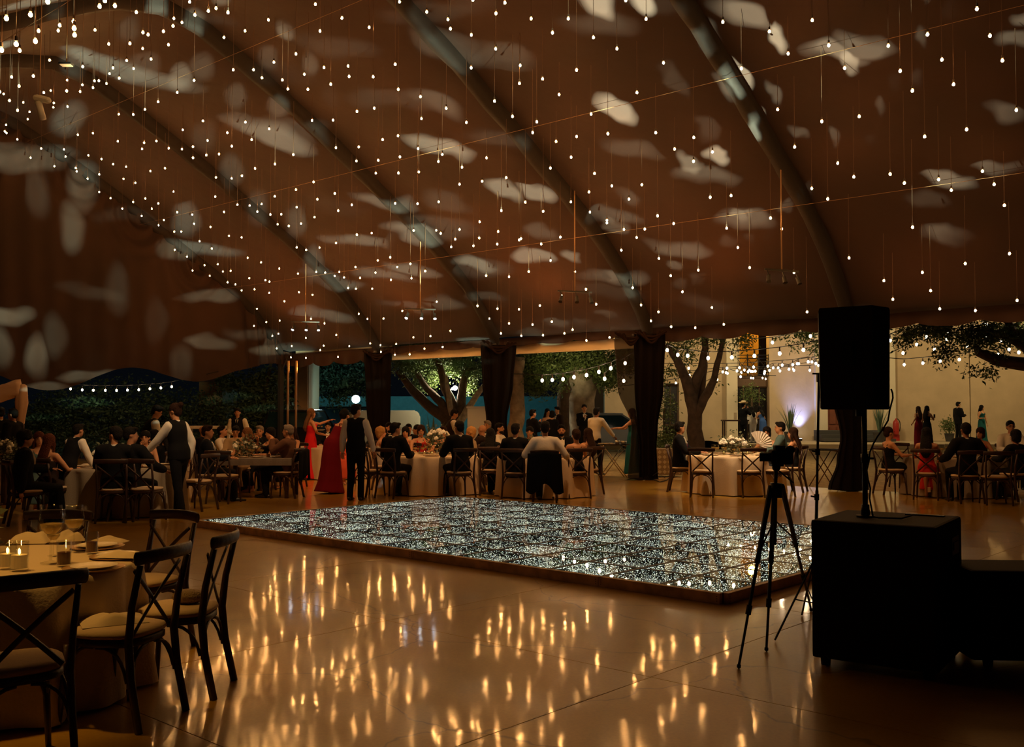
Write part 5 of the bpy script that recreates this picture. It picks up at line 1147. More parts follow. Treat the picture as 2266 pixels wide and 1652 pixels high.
    for s in (-1, 1): ell(b_, (s * .076, -.01, -.01), (.012, .02, .030), HM, sub=1)
    def fin(me_bm, WR=WR, WL=WL, ER=ER, EL=EL):
        for w_, e, s in ((WR, ER, -1), (WL, EL, 1)):
            dv = (w_ - e).normalized(); dv = (dv + Vector((0, .25, -.05))).normalized(); pn = Vector((s * .25, 0, -1)); pn = (pn - dv * pn.dot(dv)).normalized(); sd = dv.cross(pn) * (1 if s > 0 else -1)
            sd = Vector((s, 0, 0)) - dv * dv.x * s; sd = sd.normalized()
            fingers(me_bm, w_, dv, sd, pn, 1.0 if not fem else .92, .55)
    raw('body', b_, SK[skin], r, vx, None if far else fin, 3)
    # --- face details and hair
    if not far:
        b_ = newbm()
        for s in (-1, 1): ell(b_, (s * .031, .083, .008), (.013, .008, .007), HM, sub=1); box(b_, (0, 0, 0), (.034, .008, .006), M=HM @ Matrix.Translation((s * .031, .086, .030)))
        obj('eyes_and_brows', b_, M_eye, r)
        b_ = newbm(); ell(b_, (0, .0835, -.062), (.022, .006, .007), HM, sub=1); obj('mouth', b_, M_lip, r)
        if glasses:
            b_ = newbm()
            for s in (-1, 1): loft(b_, [HM @ Vector((s * .033 + .024 * math.cos(a), .098, .006 + .019 * math.sin(a))) for a in [2 * PI * k / 12 for k in range(13)]], .0025, 5); loft(b_, [HM @ Vector((s * .057, .098, .01)), HM @ Vector((s * .078, .0, .012))], .0025, 5)
            obj('spectacles', b_, M_blkm, r)
    b_ = newbm(); jit = noise.noise(Vector((PN_ * 1.7, 0, 0)))
    if hair != 'bald':
        big = {'short': 1.0, 'curly': 1.16, 'bun': 1.03, 'long': 1.06, 'updo': 1.06, 'bob': 1.10}.get(hair, 1.0)
        ell(b_, (0, -.022, .045), (.082 * big, .094 * big, .085 * big), HM, sub=3)
        ell(b_, (0, -.055, .00), (.074 * big, .062 * big, .082 * big), HM, sub=2)
        if hair == 'short': ell(b_, (.02 + .02 * jit, .045, .095), (.055, .045, .03), HM, sub=2)
        if hair == 'bun': ell(b_, (0, -.12, .085), .045, HM); 
        if hair == 'updo': ell(b_, (0, -.10, .03), (.055, .05, .055), HM)
        if hair == 'bob':
            for s in (-1, 1): ell(b_, (s * .066, -.03, -.03), (.024, .05, .072), HM)
            ell(b_, (0, -.07, -.05), (.07, .045, .07), HM)
        if hair == 'curly':
            rr = random.Random(PN_)
            for _ in range(34):
                v = Vector((rr.gauss(0, 1), rr.gauss(-.4, 1), rr.gauss(.5, 1))).normalized()
                if v.y > .45 and v.z < .5: continue
                ell(b_, Vector((0, -.02, .03)) + Vector((v.x * .092, v.y * .1, v.z * .1)), rr.uniform(.018, .03), HM, sub=1)
            ell(b_, (0, -.06, -.05), (.085, .05, .07), HM)
        if hair == 'long':
            back = hc_ + Matrix.Rotation(-math.radians(hyaw), 3, 'Z') @ Vector((0, -.075, 0))
            p2 = neck - fwd * .115 - sp * .04; p3 = chest - fwd * .15 - sp * .04; p4 = waist - fwd * .13 + sp * .06
            loft(b_, [HM @ Vector((0, -.05, .04)), back + Vector((0, 0, -.06)), p2, p3, p4], [(.075, .05), (.09, .045), (.10, .04), (.095, .035), (.05, .02)], 12, up=fwd, round_ends=True)
            for s in (-1, 1): loft(b_, [HM @ Vector((s * .06, -.01, .05)), HM @ Vector((s * .078, .005, -.04)), neck + Vector((s * .085, 0, -.03)) , neck + Vector((s * .09, 0, -.13)) + fwd * .04], [.028, .03, .028, .015], 8, round_ends=True)
        # keep the face clear
        o = raw('hair', b_, HC[hc], r, .026 if far else .0135, None, 1)
    else: b_.free()
    if beard: b_ = newbm(); ell(b_, (0, .032, -.08), (.058, .058, .042), HM, sub=2); ell(b_, (0, .083, -.045), (.028, .014, .008), HM, sub=1); obj('beard', b_, HC[hc], r, smooth=True)
    if hat:
        b_ = newbm(); M_ = HM @ Matrix.Translation((0, -.01, .085)) @ Matrix.Scale(1, 4); rings = []
        for rr_, z_, cr in ((.20, .035, 1), (.17, .0, .5), (.10, .0, 0), (.098, .05, 0), (.088, .11, 0), (.05, .12, 0), (.0, .10, 0)):
            rings.append([b_.verts.new(M_ @ Vector((rr_ * .85 * math.cos(a), rr_ * 1.1 * math.sin(a), z_ + (.03 * abs(math.cos(a)) * cr - .02 * abs(math.sin(a)) * cr)))) for a in [2 * PI * k / 28 for k in range(28)]])
        for A_, B_ in zip(rings, rings[1:]):
            for k in range(28): b_.faces.new((A_[k], A_[(k + 1) % 28], B_[(k + 1) % 28], B_[k]))
        obj('hat', b_, mat('straw_hat', (.75, .60, .38), .8), r, smooth=True)
    # --- clothes
    F1, F2, FS = FB[c1], FB[c2], FB[shirt]
    def torso(b_, g=0.0, drop=.10, neckr=.058, sleeve=None, vest=False):
        a = [(.152 + g, .118 + g), (.160 + g, .120 + g), (.130 * wm + g, .10 + g), (.152 * wm + g, .114 + g), (.135 * wm + g, .088 + g), (neckr + g * .3, neckr + g * .3)]
        loft(b_, [hip + Vector((0, 0, -drop)), hip + sp * .05, waist, chest, shc, neck + sp * (-.015 if vest else 0)], a, 16, up=fwd)
        if fem:
            for s in (-1, 1): ell(b_, chest + Vector((s * .062, 0, .03)) + fwd * (.078 + g), .058 + g)
        for A_, E_, W_ in ((SR, ER, WR), (SL_, EL, WL)):
            if vest: loft(b_, [shc + (A_ - shc) * .2, shc + (A_ - shc) * .78], [.062 * wm + g, .055 * wm + g], 10, round_ends=True)
            elif sleeve:
                q = min(1, sleeve); en = E_.lerp(W_, max(0, (q - .5) * 2)) if q > .5 else A_.lerp(E_, q * 2)
                P_ = [shc + (A_ - shc) * .3, A_, A_.lerp(E_, .5)] + ([E_, E_.lerp(W_, .35), en] if q > .5 else [en]); R_ = [.070 * wm + g, .068 * wm + g, .060 * wm + g] + ([.052 + g, .050 + g, .038 + g] if q > .5 else [.055 + g])
                loft(b_, P_, R_, 10, round_ends=True)
    def trousers(m):
        b_ = newbm(); loft(b_, [hip + Vector((0, 0, -.07)), hip + sp * .10], [(.152, .12), (.145, .108)], 14, up=fwd, round_ends=True)
        for hj, kn, an in legsj: loft(b_, [hj, hj.lerp(kn, .5), kn, kn.lerp(an, .5), an + Vector((0, 0, -.035))], [.094, .084, .068, .064, .060], 10, round_ends=True)
        raw('trousers', b_, m, r, vc)
    def shoes(m=M_shoe, heel=False):
        for hj, kn, an in legsj:
            b_ = newbm(); loft(b_, [an + Vector((0, -.055, -.055)), an + Vector((0, .0, -.042)), an + Vector((0, .09, -.055)), an + Vector((0, .185, -.068))], [(.036, .030), (.042, .042), (.046, .028), (.034, .016)], 10, round_ends=True); obj('shoe', b_, m, r, smooth=True)
    if top == 'suit':
        b_ = newbm(); torso(b_, .022, .17, sleeve=.96); raw('jacket', b_, F1, r, vc)
        b_ = newbm(); loft(b_, [neck - sp * .025, neck + sp * .035], [(.066, .066), (.056, .058)], 14, up=fwd)
        q0 = neck + fwd * .05 - sp * .005; q1 = chest + fwd * .134 - sp * .03
        V_ = [q0 + Vector((.05, 0, 0)), q0 - Vector((.05, 0, 0)), q1 + sp * .08 - Vector((.035, 0, 0)), q1, q1 + sp * .08 + Vector((.035, 0, 0))]
        V_[0] = V_[0] + fwd * .03; V_[1] = V_[1] + fwd * .03
        fr = [b_.verts.new(v + fwd * .018) for v in V_]; bk = [b_.verts.new(v - fwd * .03) for v in V_]
        b_.faces.new(fr); b_.faces.new(bk[::-1])
        for k in range(5): b_.faces.new((fr[k], fr[(k + 1) % 5], bk[(k + 1) % 5], bk[k]))
        obj('shirt_front', b_, FS, r)
        if tie:
            b_ = newbm()
            if tie == 'bow': 
                for s in (-1, 1): ell(b_, neck + fwd * .098 - sp * .02 + Vector((s * .028, 0, 0)), (.03, .012, .018), sub=1)
            else: loft(b_, [neck + fwd * .095 - sp * .02, chest + fwd * .155 + sp * .02, chest + fwd * .158 - sp * .05], [(.016, .010), (.026, .008), (.015, .008)], 6, up=fwd)
            obj('tie', b_, FB['black'] if tie == 'bow' else FB[tie], r)
        if legs: trousers(F2); shoes()
    elif top in ('vest', 'shirt'):
        b_ = newbm(); torso(b_, .012, .06, sleeve=.97); raw('shirt', b_, FS if top == 'vest' else F1, r, vc)
        if top == 'vest':
            b_ = newbm(); torso(b_, .027, .10, .05, vest=True); raw('vest', b_, F1, r, vc)
            q0 = neck + fwd * .075 - sp * .01; q1 = chest + fwd * .150 - sp * .0; b_ = newbm()
            V_ = [q0 + Vector((.04, 0, 0)), q0 - Vector((.04, 0, 0)), q1]; fr = [b_.verts.new(v + fwd * .02) for v in V_]; bk = [b_.verts.new(v - fwd * .03) for v in V_]; b_.faces.new(fr); b_.faces.new(bk[::-1])
            for k in range(3): b_.faces.new((fr[k], fr[(k + 1) % 3], bk[(k + 1) % 3], bk[k]))
            obj('shirt_front', b_, FS, r)
            b_ = newbm(); loft(b_, [neck + fwd * .098 - sp * .02, chest + fwd * .17 + sp * .01], [(.016, .010), (.022, .008)], 6, up=fwd); obj('tie', b_, FB['black'], r)
        b_ = newbm(); loft(b_, [neck - sp * .03, neck + sp * .03], [(.070, .068), (.060, .060)], 14, up=fwd); obj('collar', b_, FS if top == 'vest' else F1, r, smooth=True)
        if legs: trousers(F2); shoes()
    elif dress:
        b_ = newbm(); g = .014
        loft(b_, [hip + Vector((0, 0, -.06)), hip + sp * .05, waist, chest + sp * .02], [(.165, .13), (.165, .125), (.128 * wm, .097), (.150 * wm, .112)], 16, up=fwd)
        for s in (-1, 1): ell(b_, chest + Vector((s * .062, 0, .02)) + fwd * .082, .06); loft(b_, [chest + Vector((s * .075, 0, .05)) + fwd * .1, shc + Vector((s * .085, 0, .035)) + fwd * .02, chest + Vector((s * .07, 0, .05)) - fwd * .10], .016, 6)
        if sit:
            loft(b_, [hip + Vector((0, .0, -.03)), Vector((0, .22, .53)), Vector((0, .42, .49)), Vector((0, .47, .36)), Vector((0, .46, .14))], [(.17, .11), (.18, .09), (.17, .085), (.18, .08), (.21, .10)], 18, up=(0, 1, .01))
        else:
            loft(b_, [hip + sp * .03, Vector((hip.x, hip.y, hz - .18)), Vector((0, 0, .5)), Vector((0, -.02, .2)), Vector((0, -.04, .02))], [(.168, .13), (.19, .15), (.21, .18), (.25, .22), (.30, .27)] if top == 'gown' else [(.165, .13), (.18, .14), (.19, .16), (.20, .18), (.21, .19)], 36, up=(0, 1, 0), wob=lambda i, a: 1 + .035 * i * math.sin(a * 9) * .4)
        raw('dress', b_, F1, r, vc, None, 2)
        if not sit and top == 'dress': shoes()
    elif top == 'blouse':
        b_ = newbm(); torso(b_, .012, .08, sleeve=.9); raw('top', b_, F1, r, vc)
        if legs: trousers(F2); shoes()
    if hold == 'phone':
        b_ = newbm(); box(b_, WR + Vector((0, .07, .06)), (.075, .01, .15), bev=.004); tag(obj('phone', b_, M_blkm, r), 'dark phone')
    if sit and on_chair is not False:
        xo, yo = x, y; a = math.radians(yaw + chy)
        chair(chair_lb or ('dark cross-back chair under: ' + label[:60]), xo + .02 * math.sin(a), yo + .02 * math.cos(a), yaw + chy, 'cross-back chairs taken by guests')
    return r, WR, WL

def standing_bend(**k): return person(**k)
T_ = True
# ---- far left
person('man in a dark suit standing before the draped arch, looking left', 30, 19.5, -80, c1='black', hc='k', sc_=.98)
person('dark-suited man cut off by the left edge of the picture, standing', 2, 20.2, -40, c1='black', sc_=1.0)
person('curly-haired man in black seated at the far left, one arm hanging down', 60, 14.6, 55, T_, c1='black', hair='curly', hc='k', skin='m', rh=(.28, -.12, .38), chair_lb='dark chair at the far left under the curly-haired man', hyaw=10, sc_=1.03)
person('woman with bare shoulders and reddish skin beyond the curly-haired man', 88, 16.6, 150, T_, 'dress', 'teal', hair='long', hc='r', skin='w', fem=T_, chair_lb='chair of the bare-shouldered woman at the far left')
person('woman with long auburn hair seated with her back turned, left of the short waiter', 113, 15.2, 20, T_, 'dress', 'dark', hair='long', hc='r', skin='w', fem=T_, chair_lb='chair with low back under the auburn-haired woman')
person('waiter in a black vest leaning his hand on the left table', 150, 15.4, 28, False, 'vest', 'black', 'black', hair='short', skin='m', lean=22, rh=(.30, .40, .80), lh=(-.20, .30, .80), sc_=.86)
person('older man in black suit at the left table, back turned, face to the left', 255, 14.9, -12, T_, c1='black', hair='short', hc='k', skin='w', hyaw=-55, sc_=1.07, chair_lb='chair whose seat edge shows under the older man in black')
person('man in black suit at the left table, face turned to the right', 292, 15.1, 12, T_, c1='black', hair='short', hc='k', skin='m', hyaw=50, sc_=1.06, rh=(.34, .30, .70), chair_lb='chair under the man in black turning right')
person('laughing woman with a hand at her cheek at the left table', 322, 17.3, 172, T_, 'dress', 'dark', hair='updo', hc='k', skin='w', fem=T_, rh=(.05, .17, 1.02), chair_lb='chair of the laughing woman at the left table')
person('woman with a black strap on her bare back, behind the laughing woman', 345, 18.3, 40, T_, 'dress', 'black', hair='bob', hc='k', skin='w', fem=T_, chair_lb='chair of the woman with the black shoulder strap')
person('waiter bending over the guests behind the left table', 318, 18.9, 60, False, 'vest', 'black', 'black', skin='w', lean=22, hyaw=15, hpitch=-25, rh=(.2, .4, .9), lh=(-.2, .4, .9), sc_=1.04)
person('waitress with her hair in a high bun, reaching down to the left table', 398, 15.6, -62, False, 'vest', 'black', 'black', hair='bun', hc='b', skin='w', fem=T_, lean=9, lh=(-.22, .46, .93), rh=(.22, .02, .85), step=.6, hyaw=-10, hpitch=-10, sc_=1.05)
person('dark-haired woman in black leaning in behind the waitress', 362, 17.6, -70, T_, 'blouse', 'black', hair='long', hc='k', skin='w', fem=T_, rh=(.1, .3, 1.05), chair_lb='chair of the dark-haired woman behind the waitress')
# ---- long table
person('man in a dark suit at the left end of the rectangular table', 462, 18.2, 78, T_, c1='navy', hc='b', skin='w', hyaw=10, sc_=1.04, chair_lb='chair with pale top rail at the left end of the rectangular table')
person('bald man with glasses beyond the rectangular table', 452, 21.3, 100, T_, c1='black', hair='bald', skin='w', glasses=T_, chair_lb='chair of the bald man with glasses')
person('man in a white shirt tilting his head back beyond the rectangular table', 494, 20.9, 95, T_, 'shirt', 'white', hair='short', skin='w', hpitch=15, chair_lb='chair of the man in white shirt beyond the rectangular table')
person('man looking down at his phone behind the long-haired blonde', 522, 20.8, 165, T_, 'shirt', 'beige', hair='short', skin='w', hpitch=-20, chair_lb='chair of the man with the phone')
person('woman with long light-brown hair, elbow on the rectangular table', 545, 20.2, 195, T_, 'dress', 'beige', hair='long', hc='l', skin='w', fem=T_, hyaw=60, lh=(-.1, .30, 1.0), chair_lb='chair of the woman with long light-brown hair')
person('man raising clasped hands to his mouth beyond the table flowers', 575, 21.0, 180, T_, c1='black', skin='w', hc='g', rh=(.04, .2, 1.05), lh=(-.04, .2, 1.05), chair_lb='chair of the man with the raised hands')
person('woman with a dark bob drinking beside the older man in brown', 597, 20.4, -130, T_, 'dress', 'black', hair='bob', hc='k', skin='w', fem=T_, rh=(.04, .24, 1.03), chair_lb='chair of the woman with the dark bob')
person('older grey-haired man in a brown jacket, hands clasped at his chin', 636, 18.9, -80, T_, c1='brown', c2='black', shirt='brown', hc='g', skin='w', rh=(.06, .26, 1.04), lh=(-.06, .26, 1.04), sc_=1.04, chair_lb='chair of the older man in brown, a black jacket over its back')
person('brown-haired woman half hidden behind the older man in brown', 646, 21.5, -150, T_, 'dress', 'dark', hair='long', hc='b', skin='w', fem=T_, chair_lb='chair of the brown-haired woman behind the older man')
person('smiling waiter in a vest and tie facing us from the back left', 526, 25.5, 176, False, 'vest', 'black', 'black', skin='w', rh=(.06, .24, 1.05), lh=(-.2, .2, .98), sc_=.99)
rw = person('woman in a long bright red gown pointing to the right', 688, 23.9, 62, False, 'gown', 'red', hair='long', hc='l', skin='w', fem=T_, lh=(-.12, .50, 1.40), rh=(.16, .32, 1.05), sc_=1.0)
person('woman in a burgundy gown stooping over a table', 733, 19.9, 38, False, 'gown', 'burg', hair='updo', hc='k', skin='w', fem=T_, lean=38, rh=(.25, .45, .8), lh=(-.1, .5, .8), sc_=1.06)
person('waiter seen from behind, standing with a vest and pale sleeves', 788, 18.4, 8, False, 'vest', 'black', 'black', hair='short', hc='k', skin='w', hyaw=35, rh=(.30, .12, .86), lh=(-.27, .05, .86), sc_=1.03)
person('bare-shouldered woman seated between the burgundy gown and the waiter', 762, 22.6, 160, T_, 'dress', 'coral', hair='updo', hc='b', skin='w', fem=T_, chair_lb='slatted chair between the burgundy gown and the waiter')
person('man seated beyond the far table, only his face showing', 726, 26.2, 175, T_, c1='black', skin='w', chair_lb='far chair beyond the table behind the burgundy gown')
# ---- centre table
person('woman with short blond hair in a silver lace dress, back turned', 845, 20.9, 70, T_, 'dress', 'silver', hair='curly', hc='y', skin='w', fem=T_, chair_lb='chair of the blond woman in silver lace')
person('bearded man in a suit beyond the blond woman', 862, 23.2, 150, T_, c1='black', hc='k', skin='w', beard=T_, sc_=1.03, chair_lb='chair of the bearded man beyond the blond woman')
person('broad man in a black suit, back turned, leaning to the right at the middle table', 868, 18.9, 28, T_, c1='black', hc='k', skin='m', lean=12, hyaw=30, sc_=1.08, chair_lb='cross-back chair with a pale hem, left of the middle table')
person('woman in a coral dress with short dark hair at the middle table', 897, 21.4, -150, T_, 'dress', 'coral', hair='bob', hc='k', skin='w', fem=T_, hyaw=-30, chair_lb='chair of the woman in coral')
person('dark-haired man behind the woman in coral', 905, 23.4, 160, T_, c1='black', hc='k', skin='w', chair_lb='chair of the man behind the woman in coral')
person('curly-haired woman in a red dress beyond the white flowers', 932, 21.8, 172, T_, 'dress', 'scarlet', hair='bob', hc='b', skin='w', fem=T_, sc_=1.02, chair_lb='chair of the woman in red beyond the white flowers')
person('woman in profile between the curly-haired woman and the man behind', 921, 24.0, -100, T_, 'dress', 'black', hair='updo', hc='k', skin='w', fem=T_, chair_lb='chair of the woman in profile behind the red dress')
person('smiling woman with dark hair beside the waiter bending right', 981, 21.9, 186, T_, 'dress', 'dark', hair='short', hc='b', skin='w', fem=T_, chair_lb='chair of the smiling woman at the middle table')
person('waiter in a vest stooping in front of the spreading tree', 992, 24.6, 80, False, 'vest', 'dark', 'black', skin='w', lean=14, hpitch=-20, rh=(.12, .40, 1.0), lh=(-.05, .42, 1.0), sc_=.98)
person('tall man in a black suit, back turned, right of the middle table flowers', 1018, 18.9, -28, T_, c1='black', hc='k', skin='m', lean=6, hyaw=-10, sc_=1.10, chair_lb='cross-back chair behind the tall man, its top rail catching light')
person('woman with curly golden hair in a beige dress at the middle table', 1040, 20.9, -75, T_, 'blouse', 'beige', 'beige', hair='curly', hc='y', skin='w', fem=T_, chair_lb='chair of the woman with curly golden hair')
person('bald man between the curly golden hair and the black curtain', 1066, 22.3, -60, T_, c1='dark', hair='bald', skin='w', chair_lb='chair of the bald man below the curtain')
person('grey-haired man behind the bald man under the curtain', 1078, 24.4, -150, T_, c1='black', hc='g', skin='w', sc_=1.05, chair_lb='chair of the grey-haired man under the curtain')
person('woman in black with long black hair, her back to the dance floor', 1086, 19.6, 8, T_, 'blouse', 'black', hair='long', hc='k', skin='m', fem=T_, chair_lb='cross-back chair right of the tall man with two sticks leaning near', chy=-10)
# ---- table of the man in white
person('bearded man with a bow tie and white shirt, looking right', 1107, 22.3, 110, T_, 'shirt', 'white', hc='k', skin='w', beard=T_, sc_=1.03, tie='bow', chair_lb='chair of the man with the bow tie')
person('man in a black suit with his back turned, left of the white shirt', 1141, 18.7, 12, T_, c1='black', hc='k', skin='m', sc_=1.06, lh=(-.2, .3, .7), chair_lb='chair under the black suit left of the white shirt')
person('woman facing us above the pink flowers', 1172, 21.6, 182, T_, 'dress', 'beige', hair='updo', hc='k', skin='w', fem=T_, chair_lb='chair of the woman above the pink flowers')
person('big man in a white shirt with his back turned', 1206, 18.1, 4, T_, 'shirt', 'white', hc='k', skin='d', lean=7, rh=(.36, .25, .72), lh=(-.34, .28, .74), sc_=1.10, chair_lb='chair of the man in the white shirt, a black jacket over its back')
person('bearded man with a bow tie and dark suit, leaning towards the women', 1251, 20.9, 182, T_, c1='black', hc='k', skin='w', beard=T_, tie='bow', side=8, sc_=1.02, chair_lb='chair of the bearded man in the dark suit')
person('woman in a backless dress with crossed straps and pinned-up hair', 1274, 18.9, -14, T_, 'dress', 'black', hair='updo', hc='b', skin='w', fem=T_, chair_lb='cross-back chair of the woman with crossed straps')
person('bare-shouldered woman with long dark hair, right of the crossed straps', 1299, 19.7, -40, T_, 'dress', 'dark', hair='long', hc='b', skin='w', fem=T_, chair_lb='cross-back chair of the bare-shouldered woman')
person('man in black standing in front of the teal dusk, hand at his mouth', 1178, 26.6, 62, False, c1='black', hc='k', skin='w', rh=(.05, .2, 1.35), sc_=.97)
person('young woman with long hair standing far back beside a man in a suit', 1211, 32, 150, False, 'dress', 'beige', hair='long', hc='k', skin='w', fem=T_, far=T_, sc_=1.0)
person('man in a suit standing far back beside the young woman', 1234, 32.4, -130, False, c1='dark', hc='k', skin='w', far=T_, sc_=1.02)
person('woman with dark hair between the far couple', 1222, 30.5, 20, False, 'blouse', 'black', 'black', hair='bob', hc='k', skin='w', fem=T_, far=T_, sc_=.96)
person('man in a black suit facing us before the grey trunk, hands clasped', 1293, 31.0, 180, False, c1='black', hc='k', skin='w', rh=(.04, .2, 1.32), lh=(-.1, .2, 1.0), sc_=1.06)
person('server in a white shirt reaching over the tray stand', 1316, 25.3, 38, False, 'shirt', 'white', 'black', skin='d', lean=8, rh=(.34, .44, .93), lh=(-.2, .2, .85), step=.5, sc_=1.0)
person('woman in a dark green gown emerging from behind the curtain', 1399, 25.9, -75, False, 'gown', 'emerald', hair='long', hc='b', skin='w', fem=T_, rh=(.1, .44, 1.16), lh=(-.08, .46, 1.17), sc_=1.0)
# ---- bright table
person('man in a dark suit with a purple tie at the bright table', 1506, 20.3, 105, T_, c1='black', hc='k', skin='w', tie='purple', hyaw=-25, sc_=1.07, chair_lb='cross-back chair of the man with the purple tie, seen at an angle')
person('woman with dark hair holding a pale fan', 1696, 21.2, -155, T_, 'dress', 'beige', hair='bob', hc='k', skin='w', fem=T_, lh=(.0, .30, .92), rh=(.16, .3, .85), chair_lb='chair of the woman with the fan')
person('person in a grey-green shirt leaning towards the woman with the fan', 1724, 20.9, -75, T_, 'shirt', 'teal', hair='short', hc='k', skin='w', hyaw=-10, sc_=1.06, chair_lb='chair of the person in the grey-green shirt')
person('woman with straight dark hair at the right of the bright table', 1752, 20.3, -62, T_, 'dress', 'black', hair='long', hc='b', skin='w', fem=T_, chair_lb='cross-back chair under the dark-haired woman, its back to the light stand')
# ---- terrace
person('man in black wearing a pale cowboy hat on the terrace', 1645, 44.0, 60, False, c1='black', hc='k', skin='m', hat=T_, rh=(.06, .2, 1.45), lh=(-.15, .3, 1.15), z0=.16, sc_=1.05)
person('woman in a blue dress bending over the high table, back turned', 1688, 44.2, -30, False, 'dress', 'blue', hair='long', hc='k', skin='w', fem=T_, lean=22, rh=(.2, .4, 1.1), lh=(-.1, .4, 1.1), z0=.16)
person('dark-haired woman between the cowboy hat and the blue dress', 1666, 44.6, -20, False, 'blouse', 'white', 'white', hair='long', hc='k', skin='w', fem=T_, lean=12, z0=.16, far=T_, sc_=.97)
person('woman with her hand on her hip before the cream wall', 2032, 42.5, -20, False, 'dress', 'burg', 'black', hair='long', hc='b', skin='m', fem=T_, lh=(-.30, -.02, 1.02), z0=0, sc_=1.06)
person('woman in a black gown holding up a phone before the cream wall', 2051, 42.0, 55, False, 'gown', 'black', hair='long', hc='k', skin='m', fem=T_, rh=(.05, .36, 1.22), lh=(-.1, .3, 1.15), hold='phone', sc_=1.07)
person('man in a dark suit holding a drink on the terrace', 2120, 45.2, 75, False, c1='black', hc='k', skin='w', tie='black', rh=(.1, .26, 1.15), z0=.16, sc_=1.07)
person('woman in an off-shoulder green gown on the terrace', 2172, 45.2, 160, False, 'gown', 'emerald', hair='long', hc='k', skin='w', fem=T_, hyaw=-50, rh=(.05, .2, 1.1), z0=.16, sc_=1.0)
# ---- right table
person('woman with hair tied back and a dark scarf, seated right of the speaker pole', 1968, 19.7, 82, T_, 'dress', 'black', hair='bun', hc='b', skin='w', fem=T_, sc_=1.02, chair_lb='cross-back chair nearest the speaker pole on the right')
person('woman in a red dress with long dark hair, back turned, on the right', 2050, 18.6, 30, T_, 'dress', 'scarlet', hair='long', hc='k', skin='m', fem=T_, sc_=1.03, chair_lb='cross-back chair with a paper tag, under the woman in red')
person('man in a black suit with his back turned at the right table', 2135, 17.9, 0, T_, c1='black', hc='k', skin='d', sc_=1.08, lh=(-.32, .2, .7), rh=(.34, .2, .7), chair_lb='chair hidden under the black suit at the right table')
person('older woman in a coral top resting her arms on the right table', 2166, 20.8, 190, T_, 'dress', 'coral', hair='bob', hc='b', skin='m', fem=T_, hyaw=40, lean=8, chair_lb='chair of the older woman in coral')
person('smiling man with glasses and a white shirt at the right edge', 2236, 21.0, 190, T_, 'shirt', 'white', hc='k', skin='m', glasses=T_, sc_=1.08, chair_lb='chair of the smiling man with glasses')
person('woman with dark hair and black top, back turned, at the right edge', 2244, 18.3, -20, T_, 'blouse', 'black', hair='bob', hc='k', skin='d', fem=T_, sc_=1.0, chair_lb='chair of the dark-haired woman at the right edge')
# ---- free chairs around the tables
def fc(lb, px, Y, yaw): chair(lb, X(px, Y), Y, yaw, 'empty cross-back chairs')
fc('empty cross-back chair on the left of the bright table, cushion pale', 1553, 19.15, 14)
fc('empty cross-back chair in front of the white flowers, back to the dance floor', 1657, 19.1, -4)
fc('empty chair behind the video camera at the bright table', 1718, 19.3, -22)
fc('empty chair with a pale cushion right of the waitress', 437, 16.6, -70)
fc('empty chair between the two men in black and the waitress', 326, 15.0, 6)
fc('empty chair just right of the woman in the white lace, near the waiter', 818, 19.3, 40)
fc('empty dark chair between the scarf woman and the red dress on the right', 2000, 21.3, 175)
fc('empty chair at the left of the rectangular table, dark back', 498, 17.9, 10)
fc('empty chair at the lower right edge near the far right table', 2200, 17.6, 12)
# jackets over chair backs
def jacket(label, px, Y, yaw, w_=.24, h=.62):
    b_ = newbm(); a = math.radians(-yaw)
    grid(b_, 18, 12, lambda u, v: ((u - .5) * 2 * w_ * (1 + .12 * v), -.30 - .03 * math.sin(u * 19) * v + .05 * (1 - 4 * (u - .5) ** 2) * -1, .93 - .05 * abs(u - .5) * 2 - h * v * (1 + .12 * math.sin(u * 9))))
    grid(b_, 18, 4, lambda u, v: ((u - .5) * 2 * w_ * .9, -.30 - .05 * (1 - 4 * (u - .5) ** 2) + .12 * v, .93 - .05 * abs(u - .5) * 2 - .2 * v * v + .02 * math.sin(PI * v)))
    bmesh.ops.remove_doubles(b_, verts=b_.verts[:], dist=.008)
    o = obj('jacket', b_, FB['black'], smooth=True, loc=(X(px, Y), Y, 0), rot=(0, 0, a)); md = o.modifiers.new('t', 'SOLIDIFY'); md.thickness = .018; tag(o, label, 'jacket')
jacket('black jacket hung over the chair of the man in the white shirt', 1206, 18.1, 4, .30, .66)
jacket('black jacket hung over the chair of the older man in brown', 642, 18.95, -80, .25, .52)
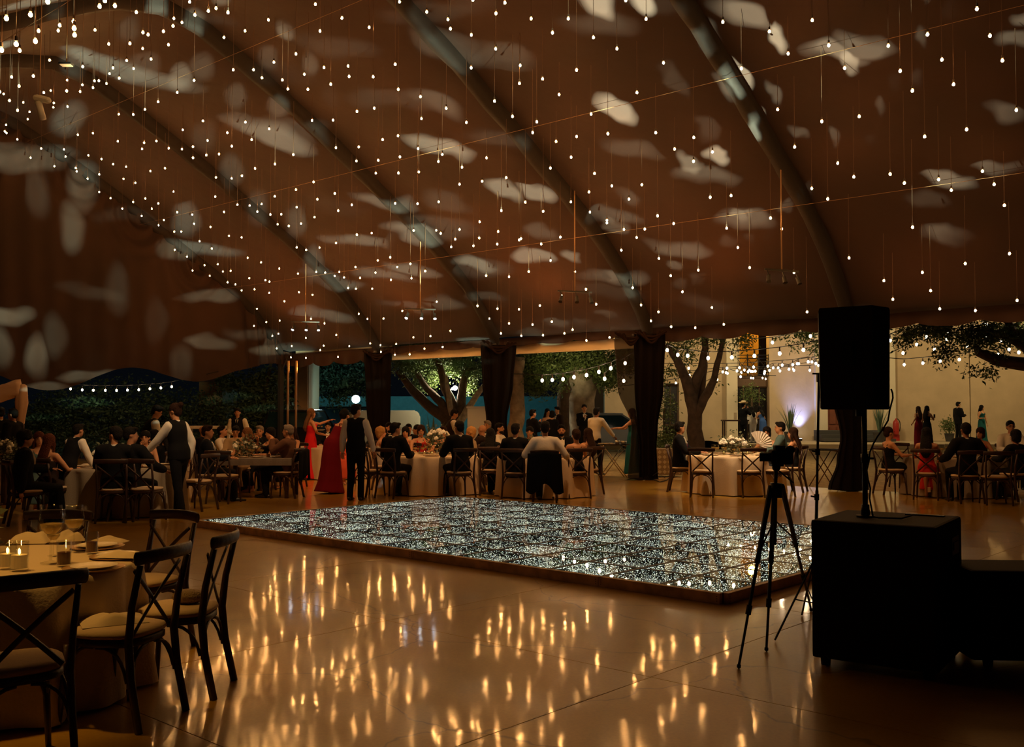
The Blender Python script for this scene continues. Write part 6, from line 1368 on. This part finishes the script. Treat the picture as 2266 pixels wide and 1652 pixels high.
# fan, sticks, tag, plate in hand
b_ = newbm(); n = 22; vv = []
for k in range(n + 1):
    a = math.radians(10 + 140 * k / n); z_ = .006 * (1 if k % 2 else -1)
    vv.append((b_.verts.new((.03 * math.cos(a), z_, .03 * math.sin(a))), b_.verts.new((.30 * math.cos(a), z_ * 1.6, .30 * math.sin(a)))))
for a, c in zip(vv, vv[1:]): b_.faces.new((a[0], c[0], c[1], a[1]))
fp = P(1678, 985, 20.75); o = obj('hand_fan', b_, FB['white'], loc=fp, rot=(0, .5, .1)); o.modifiers.new('t', 'SOLIDIFY').thickness = .004; tag(o, 'open pale folding fan held up at the bright table', 'fan')
for lb, a, c, Ya, Yb_, m in (('shiny aluminium walking stick leaning at a slant against a chair', (1052, 1004), (1109, 1090), 19.6, 19.9, M_chrome), ('reddish wooden walking cane standing upright by the chairs', (1107, 990), (1104, 1085), 19.4, 20.2, M_rod)):
    p0 = P(*a, Ya); p1 = G(c[0], c[1], .008); b_ = newbm(); loft(b_, [p1, p0], .010, 8)
    b_2 = p0 + Vector((-.06, 0, .02)); loft(b_, bez(p0, p0 + Vector((-.01, 0, .05)), b_2, 5), .010, 8); tag(obj('walking_stick', b_, m, smooth=True), lb, 'stick')
b_ = newbm(); box(b_, (0, 0, 0), (.055, .004, .09), bev=.001); loft(b_, [(0, 0, .04), (0, .0, .16)], .002, 4); tag(obj('paper_tag', b_, M_nap, loc=P(2056, 1083, 18.28)), 'small paper tag hanging under the chair of the woman in red', 'tag')
b_ = newbm(); lathe(b_, [(0, 0), (.07, 0), (.13, .018), (.125, .018), (.065, .006), (0, .006)], 20); pp = P(708, 952, 23.6); tag(obj('held_tray', b_, M_plate, smooth=True, loc=pp), 'pale plate carried by the woman in red', 'plate')
for i, dx in enumerate((-.03, .04)): place(PG, ('glass on the plate carried by the woman in red, left one', 'glass on the plate carried by the woman in red, right one')[i], pp.x + dx, pp.y, pp.z + .007, None, .7)

# ---------------------------------------------------------------- bake the deferred figures
dg = bpy.context.evaluated_depsgraph_get(); dg.update(); baked = []
for o, fin in PEND:
    ev = o.evaluated_get(dg); baked.append(bpy.data.meshes.new_from_object(ev))
for (o, fin), me in zip(PEND, baked):
    if fin:
        b_ = bmesh.new(); b_.from_mesh(me); n0 = len(b_.faces); fin(b_); b_.faces.ensure_lookup_table()
        for f in b_.faces[n0:]: f.smooth = True
        b_.to_mesh(me); b_.free()
    old = o.data; nm = old.name; o.modifiers.clear(); o.data = me; bpy.data.meshes.remove(old); me.name = nm
